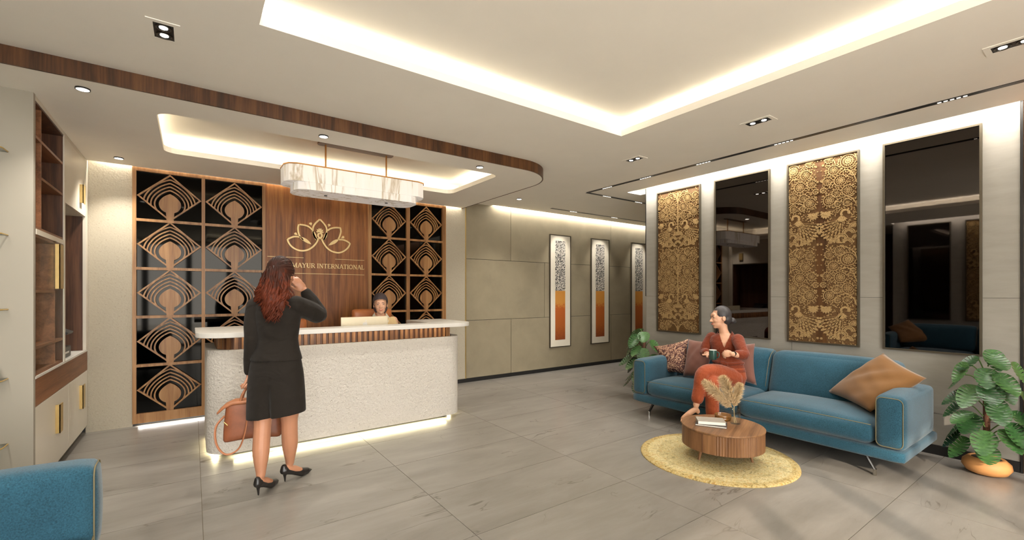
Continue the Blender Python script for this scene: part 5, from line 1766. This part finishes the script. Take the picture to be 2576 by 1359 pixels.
# crossed leg, and the standing one
legA = [(4.69, 2.485, .545), (4.48, 2.53, .625), (4.275, 2.575, .635), (4.205, 2.575, .47), (4.140, 2.575, .315)]
legB = [(4.69, 2.640, .530), (4.48, 2.56, .535), (4.290, 2.490, .530), (4.290, 2.487, .30), (4.300, 2.482, .09)]
limb(bm, [L_(p) for p in legA], [.088, .074, .054, .048, .029])
limb(bm, [L_(p) for p in legB], [.088, .074, .054, .048, .030])
ft = lambda a, b, c: caps(bm, [L_(a), L_(b), L_(c)], [.028, .028, .020], 12)
ft((4.140, 2.580, .285), (4.075, 2.615, .235), (4.035, 2.650, .195))
caps(bm, [L_((4.155, 2.572, .27)), L_((4.160, 2.570, .255))], .024, 12)
ft((4.300, 2.482, .055), (4.22, 2.49, .042), (4.15, 2.50, .030))
for k in range(5):
    q = V((4.033, 2.650, .192)) + V((.011, .009, .004)) * (k - 2) + V((-.016 + .003 * k, .012, -.016))
    sph(bm, L_(q), .0085 if k else .011, 8, 6)
obj('body', skinned(bm, .005, 3), M['skin_pale'], SE)
face_bits(SE, HF, .006)
# shirt with open collar
bm = bmesh.new()
SR = [(c, rx + .014, ry + .014) for c, rx, ry in TR[2:]]
SR[0] = ((4.735, 2.56, .615), .172, .134)
loft_w(bm, SR)
limb(bm, [L_(shL), L_((4.655, 2.385, .89)), L_((4.60, 2.328, .825)), L_((4.535, 2.350, .828))], [.064, .058, .056, .048])
limb(bm, [L_(shR), L_((4.70, 2.785, .88)), L_((4.66, 2.790, .800)), L_((4.600, 2.735, .800))], [.064, .058, .056, .047])
def vneck(p):
    q = p - L_((4.75, 2.60, 0))
    s, f_ = q.dot(rgt), q.dot(fwd)
    top, bot = 1.06, .868
    return f_ > .02 and p.z > bot and abs(s + .004) < .052 * (p.z - bot) / (1.0 - bot) or p.z > 1.026
shirt = skinned(bm, .006, 3, 'shirt', vneck)
o = obj('shirt', shirt, M['rust'], SE); o['label'] = 'rust linen shirt with rolled sleeves'
bm = bmesh.new()
wc_ = V((4.742, 2.570, .705))
closed_tube(bm, [L_(wc_ + rgt * (.147 * math.cos(2 * PI * k / 28)) + fwd * (.112 * math.sin(2 * PI * k / 28)) + V((0, 0, .006 * math.sin(6 * PI * k / 28)))) for k in range(28)], .017, 8)
kp = wc_ + fwd * .122 + rgt * .02
for q in ((.0, .0, .026), (.022, .004, .020), (-.024, -.006, .020)): sph(bm, L_(kp + rgt * q[0] + V((0, 0, q[1]))), q[2], 12, 8)
for d_ in (-.05, .035): caps(bm, [L_(kp), L_(kp + rgt * d_ + fwd * .02 + V((0, 0, -.045))), L_(kp + rgt * d_ * 1.9 + fwd * .03 + V((0, 0, -.085)))], [.012, .020, .024], 10, .45)
o = obj('waist_sash', bm, M['rust'], SE, smooth=True); o['label'] = 'knotted sash'
for s in (-1, 1):
    bm = bmesh.new()
    ct = V((4.75, 2.607, 0))
    pts = [ct + rgt * (s * .055) - fwd * .045 + V((0, 0, 1.050)), ct + rgt * (s * .068) + fwd * .005 + V((0, 0, 1.040)), ct + rgt * (s * .055) + fwd * .070 + V((0, 0, .990)), ct + rgt * (s * .078) + fwd * .085 + V((0, 0, .945)), ct + rgt * (s * .098) + fwd * .040 + V((0, 0, .985)), ct + rgt * (s * .090) - fwd * .03 + V((0, 0, 1.005))]
    vs = [bm.verts.new(L_(p)) for p in pts]
    for q in ((0, 1, 4, 5), (1, 2, 3, 4)):
        bm.faces.new([vs[i] for i in q])
    r_ = bmesh.ops.solidify(bm, geom=bm.faces[:], thickness=.006)
    bmesh.ops.subdivide_edges(bm, edges=bm.edges[:], cuts=2, use_grid_fill=True, smooth=.6)
    obj('collar', fixn(bm), M['rust'], SE, smooth=True)
bm = bmesh.new()
limb(bm, [L_(p) for p in legA[:4]] + [L_((4.165, 2.575, .385))], [.100, .086, .069, .064, .060])
limb(bm, [L_(p) for p in legB[:4]] + [L_((4.297, 2.484, .165))], [.100, .086, .068, .066, .060])
loft_w(bm, [((4.73, 2.555, .46), .150, .130), ((4.73, 2.555, .55), .176, .134), ((4.735, 2.56, .66), .158, .118)])
o = obj('trousers', skinned(bm, .006, 4, 'trousers'), M['rust_light'], SE); o['label'] = 'cropped rust trousers'
# hair with low bun
bm = bmesh.new()
def cap_fn(bm):
    sph(bm, V((0, -.022, .032)), (.084, .098, .100), 20, 14)
    sph(bm, V((0, -.050, -.010)), (.078, .066, .075), 20, 14)
    sph(bm, V((0, -.125, -.040)), (.040, .036, .036), 16, 12)
    sph(bm, V((.010, -.148, -.052)), (.026, .024, .024), 12, 10)
in_frame(bm, HF, cap_fn)
HFi = HF.inverted()
def facecut(p):
    q = HFi @ p
    return (q.y > .052 - .35 * max(0, q.z - .055) and q.z < .082) or (q.y > .010 and q.z < .012)
o = obj('hair', skinned(bm, .005, 3, 'hair', facecut), M['hair_dark'], SE); o['label'] = 'dark hair pulled into a low bun'
# sandal straps and wrist band
for pts in ([(4.165, 2.560, .300), (4.118, 2.588, .318), (4.112, 2.608, .300), (4.150, 2.605, .272), (4.170, 2.580, .270), (4.165, 2.560, .300)], [(4.125, 2.575, .318), (4.085, 2.625, .268), (4.08, 2.60, .24)]):
    bm = bmesh.new(); tube(bm, [L_(p) for p in catmull(pts, 4)], .0045, 6); obj('sandal_strap', bm, M['patent'], SE, smooth=True)
bm = bmesh.new(); caps(bm, [L_((4.165, 2.575, .232)), L_((4.10, 2.605, .205)), L_((4.035, 2.655, .170))], [.012, .012, .010], 8, 1.8); obj('sandal_sole', bm, M['patent'], SE, smooth=True)
bm = bmesh.new(); d = (V((4.452, 2.370, .838)) - V((4.60, 2.335, .825))).normalized(); c = L_((4.475, 2.364, .836))
tube(bm, [c - d * .009, c + d * .009], .0285, 18); obj('wrist_watch', bm, M['patent'], SE)
# the mug
t = thing('mug', "dark green mug with white rim held in the seated woman's hands", 'mug', MUG)
M['mug'] = plain('green_glaze', (34, 70, 62), .3, coat=.3)
bm = bmesh.new(); lathe(bm, [(0, 0), (.034, 0), (.037, .004), (.038, .098)], 28); obj('cup', fixn(bm), M['mug'], t, smooth=True)
bm = bmesh.new(); lathe(bm, [(.038, .098), (.0365, .101), (.034, .098), (.033, .02), (0, .018)], 28); obj('inner_glaze', bm, M['white_top'], t, smooth=True)
bm = bmesh.new(); tube(bm, catmull([(.004, -.036, .080), (.005, -.060, .078), (.005, -.066, .050), (.004, -.056, .026), (.003, -.036, .024)], 4), .0055, 8); obj('handle', bm, M['mug'], t, smooth=True)

# ------------------------------------------------------------------ receptionist behind the desk
RC = thing('person', 'smiling receptionist with charcoal head wrap and beige shirt behind the desk', 'person', (1.86, 5.33, 0))
c0 = V((1.86, 5.33, 0)); K_ = lambda p: V(p) - c0
FB = math.atan2(-.95, -.22)
fwd = V((math.cos(FB), math.sin(FB), 0)); rgt = V((fwd.y, -fwd.x, 0)); L_ = K_
bm = bmesh.new()
TR = [((1.87, 5.36, .63), .135, .11), ((1.87, 5.36, .72), .150, .115), ((1.868, 5.35, .86), .125, .09), ((1.863, 5.34, .98), .135, .095), ((1.858, 5.335, 1.085), .148, .09), ((1.855, 5.33, 1.148), .125, .072), ((1.853, 5.325, 1.185), .060, .055)]
loft_w(bm, TR)
limb(bm, [K_((1.853, 5.325, 1.14)), K_((1.850, 5.315, 1.19)), K_((1.846, 5.305, 1.25))], [.055, .048, .050])
HF = frame(K_((1.843, 5.290, 1.322)), (-.30, -.95, -.02), (-.05, 0, 1))
in_frame(bm, HF, add_head)
for s in (-1, 1):
    sh = V((1.855, 5.33, 1.125)) + rgt * (s * .160); el = V((1.855, 5.33, .86)) + rgt * (s * .205) + fwd * .06; wr = V((1.855, 5.33, .825)) + rgt * (s * .13) + fwd * .27
    limb(bm, [K_(sh), K_(el), K_(wr)], [.047, .038, .024])
    add_hand(bm, frame(K_(wr), fwd - rgt * (s * .35) + V((0, 0, -.05))), 20, -s)
    limb(bm, [K_(V((1.87, 5.36, .675)) + rgt * (s * .085)), K_(V((1.87, 5.36, .67)) + rgt * (s * .09) + fwd * .36), K_(V((1.87, 5.36, .30)) + rgt * (s * .09) + fwd * .38), K_(V((1.87, 5.36, .09)) + rgt * (s * .09) + fwd * .36)], [.082, .055, .048, .032])
    caps(bm, [K_(V((1.87, 5.36, .05)) + rgt * (s * .09) + fwd * .36), K_(V((1.87, 5.36, .035)) + rgt * (s * .09) + fwd * .52)], [.036, .026], 12)
obj('body', skinned(bm, .0055, 3), M['skin_pale'], RC)
face_bits(RC, HF, .007)
bm = bmesh.new()
loft_w(bm, [(c, rx + .014, ry + .014) for c, rx, ry in TR])
for s in (-1, 1):
    sh = V((1.855, 5.33, 1.118)) + rgt * (s * .145); el = V((1.855, 5.33, .86)) + rgt * (s * .205) + fwd * .06; wr = V((1.855, 5.33, .828)) + rgt * (s * .145) + fwd * .20
    limb(bm, [K_(sh), K_(el), K_(wr)], [.056, .054, .042])
def vneck2(p):
    q = p - K_((1.855, 5.33, 0)); s_, f_ = q.dot(rgt), q.dot(fwd)
    return f_ > .02 and p.z > 1.03 and abs(s_) < .05 * (p.z - 1.03) / .13 or p.z > 1.197
obj('shirt', skinned(bm, .006, 3, 'shirt', vneck2), M['shirt'], RC)
for s in (-1, 1):
    bm = bmesh.new(); ct = V((1.853, 5.327, 0))
    pts = [ct + rgt * (s * .054) - fwd * .045 + V((0, 0, 1.232)), ct + rgt * (s * .066) + fwd * .01 + V((0, 0, 1.222)), ct + rgt * (s * .050) + fwd * .075 + V((0, 0, 1.155)), ct + rgt * (s * .085) + fwd * .085 + V((0, 0, 1.105)), ct + rgt * (s * .105) + fwd * .045 + V((0, 0, 1.163)), ct + rgt * (s * .088) - fwd * .03 + V((0, 0, 1.188))]
    vs = [bm.verts.new(K_(p)) for p in pts]
    for q in ((0, 1, 4, 5), (1, 2, 3, 4)): bm.faces.new([vs[i] for i in q])
    bmesh.ops.solidify(bm, geom=bm.faces[:], thickness=.006)
    obj('collar', fixn(bm), M['collar'], RC)
bm = bmesh.new()
def wrap_fn(bm):
    sph(bm, V((0, -.016, .036)), (.090, .108, .108), 20, 14)
    sph(bm, V((0, -.035, -.035)), (.084, .082, .095), 20, 14)
in_frame(bm, HF, wrap_fn)
HFi = HF.inverted()
def facecut2(p):
    q = HFi @ p
    return (q.y > .030 + .25 * max(0, q.z) and q.z < .068 - 4.5 * q.x * q.x) or (q.y > .020 and q.z < -.02)
o = obj('head_wrap', skinned(bm, .005, 3, 'head_wrap', facecut2), M['cap'], RC)
